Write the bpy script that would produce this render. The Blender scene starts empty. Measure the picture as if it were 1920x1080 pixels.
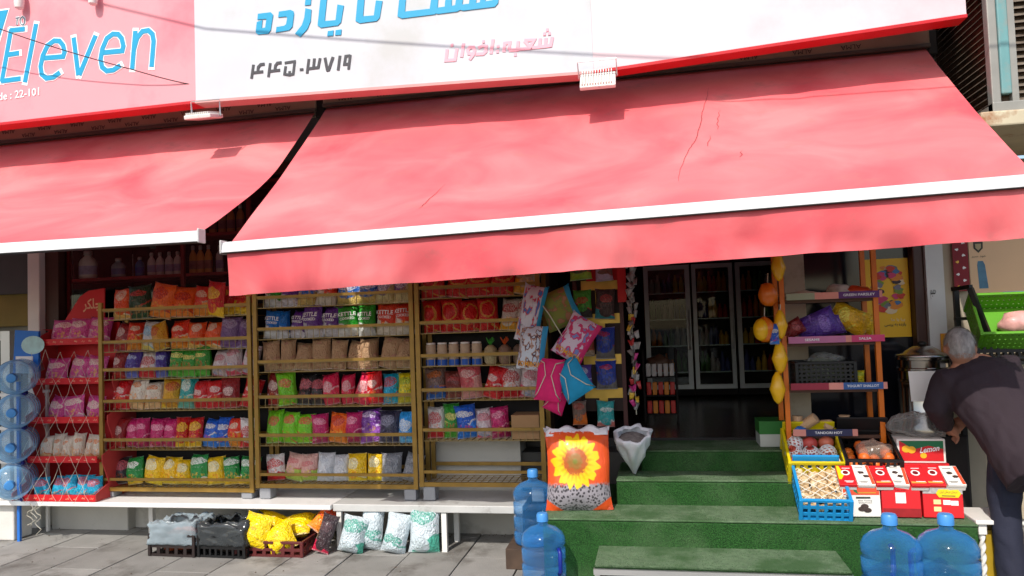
import bpy, math, random
from mathutils import Vector, Matrix, noise
from math import sin, cos, pi, radians, sqrt
R = random.Random(7)
sc = bpy.context.scene
COL = sc.collection

# ---------------------------------------------------------------- camera
LENS, YAW, PITCH, ROLL, EYE = 26.0, radians(10.7), radians(2.5), radians(2.0), 1.6
FW = Vector((-sin(YAW)*cos(PITCH), cos(YAW)*cos(PITCH), sin(PITCH)))
_r0 = Vector((cos(YAW), sin(YAW), 0)); _u0 = _r0.cross(FW)
RT = cos(ROLL)*_r0 - sin(ROLL)*_u0
UP = cos(ROLL)*_u0 + sin(ROLL)*_r0
CAM = Vector((0, 0, EYE)); FPX = LENS/36*1920
cd = bpy.data.cameras.new('camera'); cd.lens = LENS; cd.sensor_width = 36; cd.clip_start = .05; cd.clip_end = 500
co = bpy.data.objects.new('camera', cd); COL.objects.link(co)
co.matrix_world = Matrix(((RT.x, UP.x, -FW.x, CAM.x), (RT.y, UP.y, -FW.y, CAM.y), (RT.z, UP.z, -FW.z, CAM.z), (0, 0, 0, 1)))
sc.camera = co
# ---------------------------------------------------------------- sky, sun, exposure
SUN = Vector((.22, .93, -1.0)).normalized()          # direction the sunlight travels
elev = math.asin(-SUN.z); azim = math.atan2(-SUN.x, -SUN.y)
w = bpy.data.worlds.new('World'); sc.world = w; w.use_nodes = True
nt = w.node_tree; bg = nt.nodes['Background']
sky = nt.nodes.new('ShaderNodeTexSky'); sky.sky_type = 'NISHITA'; sky.sun_disc = False
sky.sun_elevation = elev; sky.sun_rotation = azim; sky.dust_density = 2.0
nt.links.new(sky.outputs[0], bg.inputs[0]); bg.inputs[1].default_value = .15
sd = bpy.data.lights.new('sun', 'SUN'); sd.energy = 3.05; sd.angle = radians(.55); sd.color = (1, .95, .88)
so = bpy.data.objects.new('sun', sd); COL.objects.link(so); so.rotation_euler = SUN.to_track_quat('-Z', 'Y').to_euler(); so.location = (-4, -14, 16)
vs = sc.view_settings; vs.view_transform = 'Standard'; vs.look = 'None'; vs.exposure = .38; vs.gamma = 1; vs.use_curve_mapping = False
sc.cycles.max_bounces = 8; sc.cycles.diffuse_bounces = 4; sc.cycles.transparent_max_bounces = 16
sc.cycles.use_denoising = True; sc.cycles.caustics_reflective = False; sc.cycles.caustics_refractive = False

# ---------------------------------------------------------------- helpers
def ray(x, y): return FW + (x-960)/FPX*RT - (y-540)/FPX*UP
def at(x, y, Y):                                      # photograph point -> point of the plane Y
    d = ray(x, y); return CAM + d*(Y/d.y)
def atz(x, y, Z):
    d = ray(x, y); return CAM + d*((Z-EYE)/d.z)
def atx(x, y, X):
    d = ray(x, y); return CAM + d*(X/d.x)
def lin(c): return tuple((v/255/12.92 if v <= 10 else ((v/255+.055)/1.055)**2.4) for v in c)
def V(*a): return Vector(a)

class MB:
    def __init__(s, o=(0, 0, 0)): s.v = []; s.f = []; s.o = Vector(o)
    def add(s, vs, fs):
        n = len(s.v); s.v += [Vector(p) for p in vs]; s.f += [tuple(i+n for i in f) for f in fs]; return s
    def box(s, a, b, m=None):
        (x0, y0, z0), (x1, y1, z1) = a, b
        vs = [(x0,y0,z0),(x1,y0,z0),(x1,y1,z0),(x0,y1,z0),(x0,y0,z1),(x1,y0,z1),(x1,y1,z1),(x0,y1,z1)]
        if m: vs = [m @ Vector(p) for p in vs]
        return s.add(vs, [(0,3,2,1),(4,5,6,7),(0,1,5,4),(1,2,6,5),(2,3,7,6),(3,0,4,7)])
    def hexa(s, q0, q1):                              # two quads joined into a solid
        return s.add(list(q0)+list(q1), [(0,3,2,1),(4,5,6,7),(0,1,5,4),(1,2,6,5),(2,3,7,6),(3,0,4,7)])
    def bar(s, p, q, w, h=None, up=(0, 0, 1)):        # rectangular bar from p to q
        p = Vector(p); q = Vector(q); h = h or w; d = (q-p).normalized(); u = Vector(up)
        if abs(d.dot(u)) > .98: u = Vector((0, 1, 0))
        a = d.cross(u).normalized(); b = a.cross(d).normalized()
        c = [a*w/2*i+b*h/2*j for i, j in ((-1,-1),(1,-1),(1,1),(-1,1))]
        return s.hexa([p+k for k in c], [q+k for k in c])
    def tube(s, pts, r, n=8, cap=True):
        pts = [Vector(p) for p in pts]; rs = r if isinstance(r, (list, tuple)) else [r]*len(pts)
        base = len(s.v); ref = None
        for i, p in enumerate(pts):
            d = (pts[min(i+1, len(pts)-1)]-pts[max(i-1, 0)]).normalized()
            if ref is None: ref = d.orthogonal().normalized()
            ref = (ref-d*ref.dot(d)).normalized() if (ref-d*ref.dot(d)).length > 1e-5 else d.orthogonal().normalized()
            b = d.cross(ref)
            for k in range(n): a = 2*pi*k/n; s.v.append(p+(ref*cos(a)+b*sin(a))*rs[i])
        for i in range(len(pts)-1):
            for k in range(n):
                a = base+i*n+k; b_ = base+i*n+(k+1) % n; s.f.append((a, b_, b_+n, a+n))
        if cap:
            s.f.append(tuple(base+k for k in reversed(range(n)))); e = base+(len(pts)-1)*n; s.f.append(tuple(e+k for k in range(n)))
        return s
    def lathe(s, prof, n=20, m=None, cap=True):
        base = len(s.v)
        for r, z in prof:
            for k in range(n):
                p = Vector((r*cos(2*pi*k/n), r*sin(2*pi*k/n), z)); s.v.append(m @ p if m else p)
        for i in range(len(prof)-1):
            for k in range(n):
                a = base+i*n+k; b = base+i*n+(k+1) % n; s.f.append((a, b, b+n, a+n))
        if cap:
            s.f.append(tuple(base+k for k in reversed(range(n)))); e = base+(len(prof)-1)*n; s.f.append(tuple(e+k for k in range(n)))
        return s
    def grid(s, fn, nu, nv, closed=False):
        base = len(s.v)
        for j in range(nv+1):
            for i in range(nu+1): s.v.append(Vector(fn(i/nu, j/nv)))
        for j in range(nv):
            for i in range(nu):
                a = base+j*(nu+1)+i; s.f.append((a, a+1, a+nu+2, a+nu+1))
        return s
    def prism(s, pts, t):                             # polygon of 3D points pushed along t
        n = len(pts); t = Vector(t); vs = [Vector(p) for p in pts]; vs += [p+t for p in vs]
        return s.add(vs, [tuple(range(n)), tuple(reversed(range(n, 2*n)))]+[(i, i+n, (i+1) % n+n, (i+1) % n) for i in range(n)])
    def blob(s, c, r, n=10, m=6, jit=0, seed=0):
        rx, ry, rz = r if isinstance(r, (tuple, list)) else (r, r, r); c = Vector(c); base = len(s.v)
        for j in range(m+1):
            t = pi*j/m
            for k in range(n):
                a = 2*pi*k/n; d = Vector((sin(t)*cos(a), sin(t)*sin(a), cos(t)))
                q = 1+jit*noise.noise(d*1.7+Vector((seed*3.1, seed, -seed)))
                s.v.append(c+Vector((d.x*rx, d.y*ry, d.z*rz))*q)
        for j in range(m):
            for k in range(n):
                a = base+j*n+k; b = base+j*n+(k+1) % n; s.f.append((a, a+n, b+n, b))
        return s
    def build(s, name, mat, parent=None, smooth=False, bevel=0, sub=0, weld=False):
        me = bpy.data.meshes.new(name); me.from_pydata([p-s.o for p in s.v], [], s.f); me.validate(); me.update()
        if smooth:
            for p in me.polygons: p.use_smooth = True
            if smooth == 'auto':
                me.set_sharp_from_angle(angle=radians(38))
        if mat: me.materials.append(mat)
        return obj(name, me, parent, bevel, sub, weld)
def obj(name, me, parent=None, bevel=0, sub=0, weld=False):
    o = bpy.data.objects.new(name, me); COL.objects.link(o)
    if parent: o.parent = parent
    if weld: o.modifiers.new('w', 'WELD').merge_threshold = .0004
    if bevel:
        b = o.modifiers.new('b', 'BEVEL'); b.width = bevel; b.segments = 2; b.limit_method = 'ANGLE'; b.angle_limit = radians(40)
    if sub: m = o.modifiers.new('s', 'SUBSURF'); m.levels = sub; m.render_levels = sub
    return o
def tag(o, label, cat, group=None, kind=None):
    if label: o['label'] = label
    if cat: o['category'] = cat
    if group: o['group'] = group
    if kind: o['kind'] = kind
    return o
def thing(name, label, cat, loc=(0, 0, 0), rot=(0, 0, 0), group=None):
    o = bpy.data.objects.new(name, None); COL.objects.link(o); o.location = loc; o.rotation_euler = rot; o.empty_display_size = .1
    return tag(o, label, cat, group)
def struct(o): o['kind'] = 'structure'; return o
def copy_tree(o, parent=None):
    c = o.copy(); COL.objects.link(c)
    if parent: c.parent = parent
    for ch in list(o.children): copy_tree(ch, c)
    return c
_text = {}
def text_mesh(body, shear=0, bold=0, space=1.0):
    k = (body, shear, bold, space)
    if k not in _text:
        c = bpy.data.curves.new('lettering', 'FONT'); c.body = body; c.shear = shear; c.offset = bold; c.space_character = space
        c.align_x = 'CENTER'; c.align_y = 'CENTER'; c.resolution_u = 2
        o = bpy.data.objects.new('lettering', c); COL.objects.link(o)
        me = bpy.data.meshes.new_from_object(o.evaluated_get(bpy.context.evaluated_depsgraph_get()))
        bpy.data.objects.remove(o); bpy.data.curves.remove(c)
        xs = [v.co.x for v in me.vertices]; ys = [v.co.y for v in me.vertices]
        _text[k] = (me, max(xs)-min(xs), max(ys)-min(ys), (max(xs)+min(xs))/2, (max(ys)+min(ys))/2)
    return _text[k]
def lettering(body, mat, fn, width=None, height=None, parent=None, name='lettering', off=(0, 0, 0), **kw):
    """flat words laid on a surface: fn(x, z) -> 3D point, x and z measured from the middle of the words"""
    me, w0, h0, cx, cy = text_mesh(body, **kw)
    sx = (width/w0) if width else height/h0; sz = (height/h0) if height else sx
    m2 = bpy.data.meshes.new(name); off = Vector(off)
    m2.from_pydata([Vector(fn((v.co.x-cx)*sx, (v.co.y-cy)*sz))-off for v in me.vertices], [], [tuple(p.vertices) for p in me.polygons])
    m2.materials.append(mat); return obj(name, m2, parent)

# ---------------------------------------------------------------- materials
_m = {}
def nodes(name):
    m = bpy.data.materials.new(name); m.use_nodes = True; t = m.node_tree; return m, t, t.nodes['Principled BSDF']
def M(name, col=(128, 128, 128), rough=.5, metal=0, var=.12, vs=6, bump=0, bs=60, spec=.5, coat=0, dirt=None, ds=2.5, dt=.55, stretch=(1, 1, 1), trans=0, alpha=1, ior=1.45, emit=0, sss=0):
    if name in _m: return _m[name]
    m, t, p = nodes(name); c = lin(col); L = t.links
    p.inputs['Roughness'].default_value = rough; p.inputs['Metallic'].default_value = metal
    p.inputs['Specular IOR Level'].default_value = spec; p.inputs['Coat Weight'].default_value = coat; p.inputs['IOR'].default_value = ior
    p.inputs['Transmission Weight'].default_value = trans; p.inputs['Alpha'].default_value = alpha
    tc = t.nodes.new('ShaderNodeTexCoord'); mp = t.nodes.new('ShaderNodeMapping'); mp.inputs['Scale'].default_value = stretch
    L.new(tc.outputs['Object'], mp.inputs[0])
    n = t.nodes.new('ShaderNodeTexNoise'); n.inputs['Scale'].default_value = vs; n.inputs['Detail'].default_value = 5
    L.new(mp.outputs[0], n.inputs['Vector'])
    mr = t.nodes.new('ShaderNodeMapRange'); mr.inputs[1].default_value = .25; mr.inputs[2].default_value = .75; mr.inputs[3].default_value = 1-var; mr.inputs[4].default_value = 1+var
    L.new(n.outputs['Fac'], mr.inputs[0])
    mx = t.nodes.new('ShaderNodeMix'); mx.data_type = 'RGBA'; mx.blend_type = 'MULTIPLY'; mx.inputs[0].default_value = 1; mx.inputs[6].default_value = (*c, 1)
    L.new(mr.outputs[0], mx.inputs[7]); out = mx.outputs[2]
    if dirt:
        d = t.nodes.new('ShaderNodeTexNoise'); d.inputs['Scale'].default_value = ds; d.inputs['Detail'].default_value = 8; d.inputs['Roughness'].default_value = .65
        L.new(mp.outputs[0], d.inputs['Vector'])
        r = t.nodes.new('ShaderNodeMapRange'); r.inputs[1].default_value = dt; r.inputs[2].default_value = dt+.16; L.new(d.outputs['Fac'], r.inputs[0])
        m2 = t.nodes.new('ShaderNodeMix'); m2.data_type = 'RGBA'; m2.inputs[7].default_value = (*lin(dirt), 1)
        L.new(r.outputs[0], m2.inputs[0]); L.new(out, m2.inputs[6]); out = m2.outputs[2]
    L.new(out, p.inputs['Base Color'])
    if bump:
        b = t.nodes.new('ShaderNodeTexNoise'); b.inputs['Scale'].default_value = bs; b.inputs['Detail'].default_value = 4; L.new(mp.outputs[0], b.inputs['Vector'])
        bn = t.nodes.new('ShaderNodeBump'); bn.inputs['Strength'].default_value = bump; bn.inputs['Distance'].default_value = .01
        L.new(b.outputs['Fac'], bn.inputs['Height']); L.new(bn.outputs[0], p.inputs['Normal'])
    if emit: p.inputs['Emission Color'].default_value = (*c, 1); p.inputs['Emission Strength'].default_value = emit
    _m[name] = m; return m
def film(name, col, fac=.5, rough=.12, bump=.0, bs=14):
    """thin clear sheet: part transparent, part glossy / milky"""
    if name in _m: return _m[name]
    m, t, p = nodes(name); L = t.links; p.inputs['Base Color'].default_value = (*lin(col), 1); p.inputs['Roughness'].default_value = rough
    tr = t.nodes.new('ShaderNodeBsdfTransparent'); tr.inputs[0].default_value = (*[.5+.5*v for v in lin(col)], 1)
    mx = t.nodes.new('ShaderNodeMixShader'); o = t.nodes['Material Output']
    lw = t.nodes.new('ShaderNodeLayerWeight'); lw.inputs[0].default_value = .35
    ma = t.nodes.new('ShaderNodeMath'); ma.operation = 'MULTIPLY_ADD'; ma.inputs[1].default_value = .6; ma.inputs[2].default_value = fac; ma.use_clamp = True
    L.new(lw.outputs['Facing'], ma.inputs[0]); L.new(ma.outputs[0], mx.inputs[0]); L.new(tr.outputs[0], mx.inputs[1]); L.new(p.outputs[0], mx.inputs[2]); L.new(mx.outputs[0], o.inputs[0])
    if bump:
        tc = t.nodes.new('ShaderNodeTexCoord'); b = t.nodes.new('ShaderNodeTexNoise'); b.inputs['Scale'].default_value = bs; b.inputs['Detail'].default_value = 3; L.new(tc.outputs['Object'], b.inputs['Vector'])
        bn = t.nodes.new('ShaderNodeBump'); bn.inputs['Strength'].default_value = bump; bn.inputs['Distance'].default_value = .03; L.new(b.outputs['Fac'], bn.inputs['Height']); L.new(bn.outputs[0], p.inputs['Normal'])
    _m[name] = m; return m
def glass_pane():
    if 'pane' in _m: return _m['pane']
    m, t, p = nodes('window_glass'); L = t.links; p.inputs['Base Color'].default_value = (.02, .025, .025, 1); p.inputs['Roughness'].default_value = .03
    tr = t.nodes.new('ShaderNodeBsdfTransparent'); tr.inputs[0].default_value = (.86, .9, .88, 1)
    gl = t.nodes.new('ShaderNodeBsdfGlossy'); gl.inputs['Roughness'].default_value = .02
    fr = t.nodes.new('ShaderNodeFresnel'); fr.inputs[0].default_value = 1.28
    mx = t.nodes.new('ShaderNodeMixShader'); L.new(fr.outputs[0], mx.inputs[0]); L.new(tr.outputs[0], mx.inputs[1]); L.new(gl.outputs[0], mx.inputs[2])
    L.new(mx.outputs[0], t.nodes['Material Output'].inputs[0]); _m['pane'] = m; return m
def fabric(name, col, dark, light):
    """sun-faded awning cloth: long drifting stains, weave relief, some light passes through"""
    m, t, p = nodes(name); L = t.links
    tc = t.nodes.new('ShaderNodeTexCoord'); mp = t.nodes.new('ShaderNodeMapping'); mp.inputs['Scale'].default_value = (.8, 1.2, 1.2); L.new(tc.outputs['Object'], mp.inputs[0])
    a = t.nodes.new('ShaderNodeTexNoise'); a.inputs['Scale'].default_value = 1.7; a.inputs['Detail'].default_value = 7; a.inputs['Distortion'].default_value = .8; L.new(mp.outputs[0], a.inputs['Vector'])
    r = t.nodes.new('ShaderNodeValToRGB'); e = r.color_ramp.elements; e[0].position = .3; e[0].color = (*lin(dark), 1); e[1].position = .72; e[1].color = (*lin(light), 1)
    k = e.new(.5); k.color = (*lin(col), 1); L.new(a.outputs['Fac'], r.inputs[0])
    b = t.nodes.new('ShaderNodeTexNoise'); b.inputs['Scale'].default_value = 5.5; b.inputs['Detail'].default_value = 9; b.inputs['Roughness'].default_value = .7; L.new(mp.outputs[0], b.inputs['Vector'])
    q = t.nodes.new('ShaderNodeMapRange'); q.inputs[1].default_value = .56; q.inputs[2].default_value = .78; q.inputs[4].default_value = .6; L.new(b.outputs['Fac'], q.inputs[0])
    mx = t.nodes.new('ShaderNodeMix'); mx.data_type = 'RGBA'; mx.inputs[7].default_value = (*lin((168, 112, 106)), 1); L.new(q.outputs[0], mx.inputs[0]); L.new(r.outputs[0], mx.inputs[6])
    L.new(mx.outputs[2], p.inputs['Base Color']); p.inputs['Roughness'].default_value = .75; p.inputs['Specular IOR Level'].default_value = .25
    wv = t.nodes.new('ShaderNodeTexNoise'); wv.inputs['Scale'].default_value = 2.2; wv.inputs['Detail'].default_value = 4; L.new(mp.outputs[0], wv.inputs['Vector'])
    bn = t.nodes.new('ShaderNodeBump'); bn.inputs['Strength'].default_value = .22; bn.inputs['Distance'].default_value = .04; L.new(wv.outputs['Fac'], bn.inputs['Height']); L.new(bn.outputs[0], p.inputs['Normal'])
    tl = t.nodes.new('ShaderNodeBsdfTranslucent'); L.new(mx.outputs[2], tl.inputs[0]); ms = t.nodes.new('ShaderNodeMixShader'); ms.inputs[0].default_value = .05
    wn = t.nodes.new('ShaderNodeTexNoise'); wn.inputs['Scale'].default_value = 260; L.new(tc.outputs['Object'], wn.inputs['Vector'])
    b2 = t.nodes.new('ShaderNodeBump'); b2.inputs['Strength'].default_value = .25; b2.inputs['Distance'].default_value = .003; L.new(wn.outputs['Fac'], b2.inputs['Height']); L.new(bn.outputs[0], b2.inputs['Normal']); L.new(b2.outputs[0], p.inputs['Normal'])
    L.new(p.outputs[0], ms.inputs[1]); L.new(tl.outputs[0], ms.inputs[2]); L.new(ms.outputs[0], t.nodes['Material Output'].inputs[0]); return m

white = M('white_paint', (225, 222, 215), .45, var=.06, dirt=(150, 140, 125), ds=3, dt=.62)
black_pl = M('black_plastic', (18, 18, 19), .45)
dark_metal = M('dark_metal', (45, 42, 40), .5, .6)
steel = M('brushed_steel', (190, 190, 188), .25, 1, var=.06)
alu = M('aluminium', (205, 205, 203), .35, .8, var=.05)
paperw = M('paper', (235, 233, 228), .7, var=.03)
orange_paint = M('orange_paint', (215, 110, 18), .4, var=.12, dirt=(120, 60, 20), dt=.66)
gold = M('gold_paint', (150, 118, 54), .38, .35, var=.22, vs=9, dirt=(84, 62, 28), ds=7, dt=.6)
string = M('string', (205, 200, 180), .8)
card = M('cardboard', (168, 130, 90), .85, var=.08, bump=.1)
# ================================================================ setting
ground_m = M('asphalt', (70, 68, 66), .9, var=.25, vs=20, bump=.3, bs=90)
struct(MB().box((-60, -70, -.2), (60, 60, -.03)).build('ground', ground_m))
mortar = M('joint_sand', (78, 74, 66), .95, var=.3, vs=30)
slab_ms = [M('paving_slab_%d' % i, c, .85, var=.14, vs=5, bump=.35, bs=120, dirt=(96, 92, 86), ds=2.6, dt=.52) for i, c in enumerate(((142, 140, 135), (134, 132, 127), (148, 146, 141)))]
pav = struct(MB().box((-9, -.6, -.05), (6, 5.62, -.014)).build('pavement', mortar))
x = -6.6; i = 0
while x < 2.9:
    wdt = .405; y = 2.4 + (i % 2)*.45 - .6; j = 0
    while y < 5.55:
        y1 = min(y+.9, 5.58); dz = R.uniform(-.002, .002)
        MB().box((x+.004, y+.004, -.03), (x+wdt-.004, y1-.004, dz)).build('paving_slab', R.choice(slab_ms), pav, bevel=.004)
        y = y1; j += 1
    x += wdt; i += 1

grit = MB()
for k in range(420):
    if k % 3: p = V(R.uniform(-5.2, -.8), 5.49-abs(R.gauss(0, .05)), .004)
    else: p = V(R.uniform(-5.3, 1.8), R.uniform(3.9, 5.4), .003)
    s = R.uniform(.002, .008); a = R.uniform(0, 6)
    grit.add([p+V(s*cos(a), s*sin(a), 0), p+V(s*cos(a+2), s*sin(a+2), .001), p+V(s*cos(a+4), s*sin(a+4), 0), p+V(0, 0, s*.7)], [(0, 1, 3), (1, 2, 3), (2, 0, 3)])
tag(grit.build('grit', M('grit', (96, 80, 62), .9, var=.5, vs=30)), 'grit and crumbs swept against the wall and over the paving', 'litter', kind='stuff')
# ---------------------------------------------------------------- shop building
bd = thing('shop_building', 'shop building with wide window, open dark doorway and beige piers behind the red awnings', 'building')
plaster = M('grey_plaster', (158, 152, 142), .9, var=.12, vs=3, bump=.2, bs=40, dirt=(110, 100, 88), dt=.56)
beige = M('beige_stone', (176, 164, 142), .7, var=.12, vs=4, dirt=(128, 112, 90), dt=.55, bump=.1)
basem = M('painted_base', (188, 184, 174), .8, var=.1, vs=3, bump=.25, bs=30, dirt=(120, 108, 96), ds=1.6, dt=.56)
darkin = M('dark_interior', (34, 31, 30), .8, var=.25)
brownf = M('brown_frame', (66, 38, 30), .45, var=.15)
FY = 5.5
pa, pb = at(51, 520, 5.42).x, at(73, 520, 5.42).x
MB().box((pb+.002, FY, -.05), (-1.02, FY+.25, .78)).build('base_wall', basem, bd)
MB().box((-5.0, FY+.02, -.05), (-4.28, FY-.09, .26)).build('plinth', basem, bd, bevel=.01)
MB().box((-1.02, FY+.05, -.05), (1.12, FY+.3, .6)).build('threshold', M('stone_step', (70, 68, 64), .7, var=.15), bd)
MB().box((pa, 5.42, -.05), (pb, FY+.3, 3.5)).build('pier', white, bd, bevel=.008)
MB().box((1.84, FY-.03, -.05), (1.95, FY+.3, 3.4)).build('pier', M('white_metal_post', (206, 208, 206), .5, var=.05), bd)
MB().box((1.952, FY-.02, -.05), (2.14, FY+.3, 3.4)).build('pier', beige, bd)
MB().box((-1.0, FY-.02, .7), (-.78, FY+.2, 3.2)).build('door_pier', M('door_pier', (92, 66, 50), .6, var=.2), bd)
MB().box((.93, FY+.05, .66), (1.07, FY+.25, 3.2)).build('door_pier', beige, bd)
MB().box((1.072, FY+.1, -.05), (1.84, FY+.16, 3.2)).build('dark_panel', M('dark_glass', (22, 24, 32), .12, var=.1), bd)
MB().box((1.768, FY+.0, -.05), (1.838, FY+.098, 3.2)).build('frame_post', brownf, bd, bevel=.01)
MB().box((-5.3, FY-.06, 2.95), (2.2, FY+.3, 3.45)).build('fascia', M('dark_fascia', (70, 64, 60), .8), bd)
MB().box((-7, FY-.1, 3.46), (6, FY+.3, 9)).build('upper_wall', plaster, bd)
# window: brown jamb, mullions, panes
MB().box((pb+.002, FY-.02, .3), (-4.98, FY+.1, 2.95)).build('window_jamb', brownf, bd, bevel=.006)
MB().box((-4.98, FY+.0, 2.86), (-1.0, FY+.1, 2.95)).build('window_head', brownf, bd)
for a, b in ((-4.98, -4.32), (-4.315, -3.08), (-3.075, -1.0)):
    MB().box((a, FY+.05, .78), (b, FY+.056, 2.86)).build('window_pane', glass_pane(), bd)
# interior shell
MB().box((-5.3, FY+.3, .56), (3.2, 9.3, .665)).build('shop_floor', M('shop_floor', (66, 64, 62), .25, var=.15, vs=2), bd)
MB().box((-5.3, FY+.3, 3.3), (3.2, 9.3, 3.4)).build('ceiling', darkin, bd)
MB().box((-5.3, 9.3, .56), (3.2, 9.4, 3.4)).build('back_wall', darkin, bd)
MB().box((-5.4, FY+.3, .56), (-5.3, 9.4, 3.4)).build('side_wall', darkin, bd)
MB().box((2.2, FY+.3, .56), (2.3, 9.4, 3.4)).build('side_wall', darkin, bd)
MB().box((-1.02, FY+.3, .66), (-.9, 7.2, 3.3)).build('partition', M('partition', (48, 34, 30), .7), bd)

# neighbour on the left: grey glazed door and yellowish panel
nb = thing('neighbour_shop', 'dim grey neighbouring shopfront with aluminium door left of the white pier', 'building')
MB().box((-9, FY+.12, -.05), (pa-.002, FY+.3, 3.46)).build('wall', M('neighbour_wall', (150, 146, 136), .8), nb)
MB().box((-9, FY-.0, 1.98), (pa-.05, FY+.118, 3.4)).build('shutter_box', M('shutter_dark', (74, 72, 70), .6), nb)
MB().box((-9, FY+.04, 1.7), (pa-.1, FY+.118, 1.978)).build('panel', M('ochre_panel', (128, 112, 52), .7), nb)
pd = at(27, 640, FY+.05).x
MB().box((pd-.09, FY, .1), (pd, FY+.118, 1.66)).build('door_frame', alu, nb)
MB().box((pd-1.2, FY, 1.58), (pd-.092, FY+.118, 1.66)).build('door_frame', alu, nb)
MB().box((pd-1.2, FY+.05, .12), (pd-.092, FY+.06, 1.578)).build('door_pane', M('neighbour_pane', (70, 78, 78), .1), nb)
# ---------------------------------------------------------------- sign boards above the awnings
SY = 4.58
def sgn(px, py, y=SY): return at(px, py, y)
bl, bm, br, be = sgn(-420, 278), sgn(367, 189), sgn(1113, 133), sgn(1812, 27)
red_trim = M('red_trim', (196, 26, 34), .4, var=.1)
def board(name, label, p, q, m, trim_m, tcol_h=.012):
    t = thing(name, label, 'sign', (p.x, SY, p.z))
    b = MB((p.x, SY, p.z)); b.hexa([(p.x, SY, p.z), (q.x, SY, q.z), (q.x, SY+.17, q.z), (p.x, SY+.17, p.z)], [(p.x, SY, 4.75), (q.x, SY, 4.75), (q.x, SY+.17, 4.75), (p.x, SY+.17, 4.75)]); b.build('panel', m, t)
    e = MB((p.x, SY, p.z)); e.hexa([(p.x, SY-.012, p.z-.02), (q.x, SY-.012, q.z-.02), (q.x, SY+.115, q.z-.02), (p.x, SY+.115, p.z-.02)], [(p.x, SY-.012, p.z-.001), (q.x, SY-.012, q.z-.001), (q.x, SY+.115, q.z-.001), (p.x, SY+.115, p.z-.001)]); e.build('edge_trim', trim_m, t)
    return t
flex_w = M('white_banner', (202, 205, 209), .5, var=.1, vs=1.7, bump=.35, bs=2.2, dirt=(190, 192, 190), ds=1.1, dt=.52)
flex_r = M('faded_red_banner', (236, 156, 162), .5, var=.06, vs=1.2, bump=.1, bs=2, dirt=(228, 130, 140), ds=.9, dt=.52)
flex_p = M('blush_banner', (226, 206, 208), .5, var=.04, vs=1.0, bump=.1, bs=2, dirt=(214, 190, 194), ds=.8, dt=.52)
s_red = board('shop_sign', 'faded red sign board with blue italic lettering above the small awning', bl, bm-V(.0008, 0, 0), flex_r, red_trim)
trim_w = M('trim_pinkwhite', (205, 150, 146), .5, var=.08)
s_wht = board('shop_sign', 'white sign board with blue Persian lettering and black phone number', bm, br-V(.0008, 0, 0), flex_w, trim_w)
s_pnk = board('shop_sign', 'plain blush white sign board at the right end above the large awning', br, be, flex_p, red_trim)
for px in (640, 900):
    a = sgn(px, 100)
# --- lettering: polygons and pen strokes on the face of the boards
blue = M('sign_blue', (26, 158, 200), .45, var=.03); ink = M('sign_black', (66, 66, 70), .5, var=.03); lpink = M('sign_pink', (244, 172, 184), .5, var=.03); pure = M('sign_white', (246, 246, 246), .45, var=.02)
grey_ink = M('sign_grey', (110, 130, 140), .5)
def poly(t, pts, m, lift, name='letter'):
    ps = [sgn(x, y) for x, y in pts]; o = t.location
    b = MB(o); b.prism([V(p.x, SY-lift, p.z) for p in ps], (0, lift-.0005, 0)); return b.build(name, m, t)
def pen(t, strokes, wpx, m, lift, name='letter', round_=False):
    b = MB(t.location)
    for si, st in enumerate(strokes):
        P = [sgn(x, y) for x, y in st]; P = [V(p.x, 0, p.z) for p in P]; hw = wpx*SY/FPX/2*1.03; L, Rr = [], []
        for i, p in enumerate(P):
            d0 = (P[i]-P[i-1]).normalized() if i else (P[1]-P[0]).normalized(); d1 = (P[i+1]-P[i]).normalized() if i < len(P)-1 else d0
            n0 = V(-d0.z, 0, d0.x); n1 = V(-d1.z, 0, d1.x); n = (n0+n1); n = n.normalized() if n.length > .2 else n0
            k = hw/max(.55, n.dot(n0)); L.append(p+n*k); Rr.append(p-n*k)
            if round_ and (i == 0 or i == len(P)-1):
                e = d0*hw*(-1 if i == 0 else 1)*.9; L[-1] = L[-1]+e; Rr[-1] = Rr[-1]+e
        for i in range(len(P)-1):
            q = [L[i], L[i+1], Rr[i+1], Rr[i]]; lf = lift+.0004*si+.00012*i; b.prism([V(p.x, SY-lf, p.z) for p in q], (0, lf-.0005, 0))
    return b.build(name, m, t)
def sca(pts, s, ox=0, oy=0): return [(x*s+ox, y*s+oy) for x, y in pts]
E1 = [[[(97, 250), (18, 690)], [(88, 258), (212, 246)], [(75, 462), (165, 448)], [(12, 686), (178, 664)]],
      [[(308, 203), (213, 695)]],
      [[(362, 492), (535, 478), (548, 440), (536, 385), (505, 347), (460, 345), (405, 385), (365, 470), (346, 560), (356, 628), (395, 662), (455, 652), (510, 612)]],
      [[(624, 318), (664, 636)], [(810, 300), (672, 636)]],
      [[(868, 446), (1034, 430), (1044, 390), (1030, 325), (1000, 290), (955, 288), (905, 325), (868, 410), (852, 500), (865, 568), (905, 600), (960, 592), (1020, 552)]],
      [[(1145, 262), (1118, 584)], [(1132, 420), (1160, 320), (1205, 266), (1255, 258), (1290, 290), (1300, 350), (1282, 566)]]]
for g in E1:
    lt = pen(s_red, [sca(st, .2222) for st in g], 10.2, blue, .005, 'letter')
    ol = pen(s_red, [sca(st, .2222) for st in g], 14.4, pure, .002, 'letter_outline', True); ol.parent = lt
seven = [(-250, 130), (72, 84), (-30, 420), (-110, 720), (-220, 740), (-110, 400), (-55, 200), (-250, 228)]
poly(s_red, sca([(-262, 118), (84, 68), (-18, 425), (-100, 735), (-235, 756), (-125, 400), (-72, 215), (-262, 242)], .2222), pure, .002, 'letter_outline')
poly(s_red, sca(seven, .2222), blue, .005)
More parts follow.
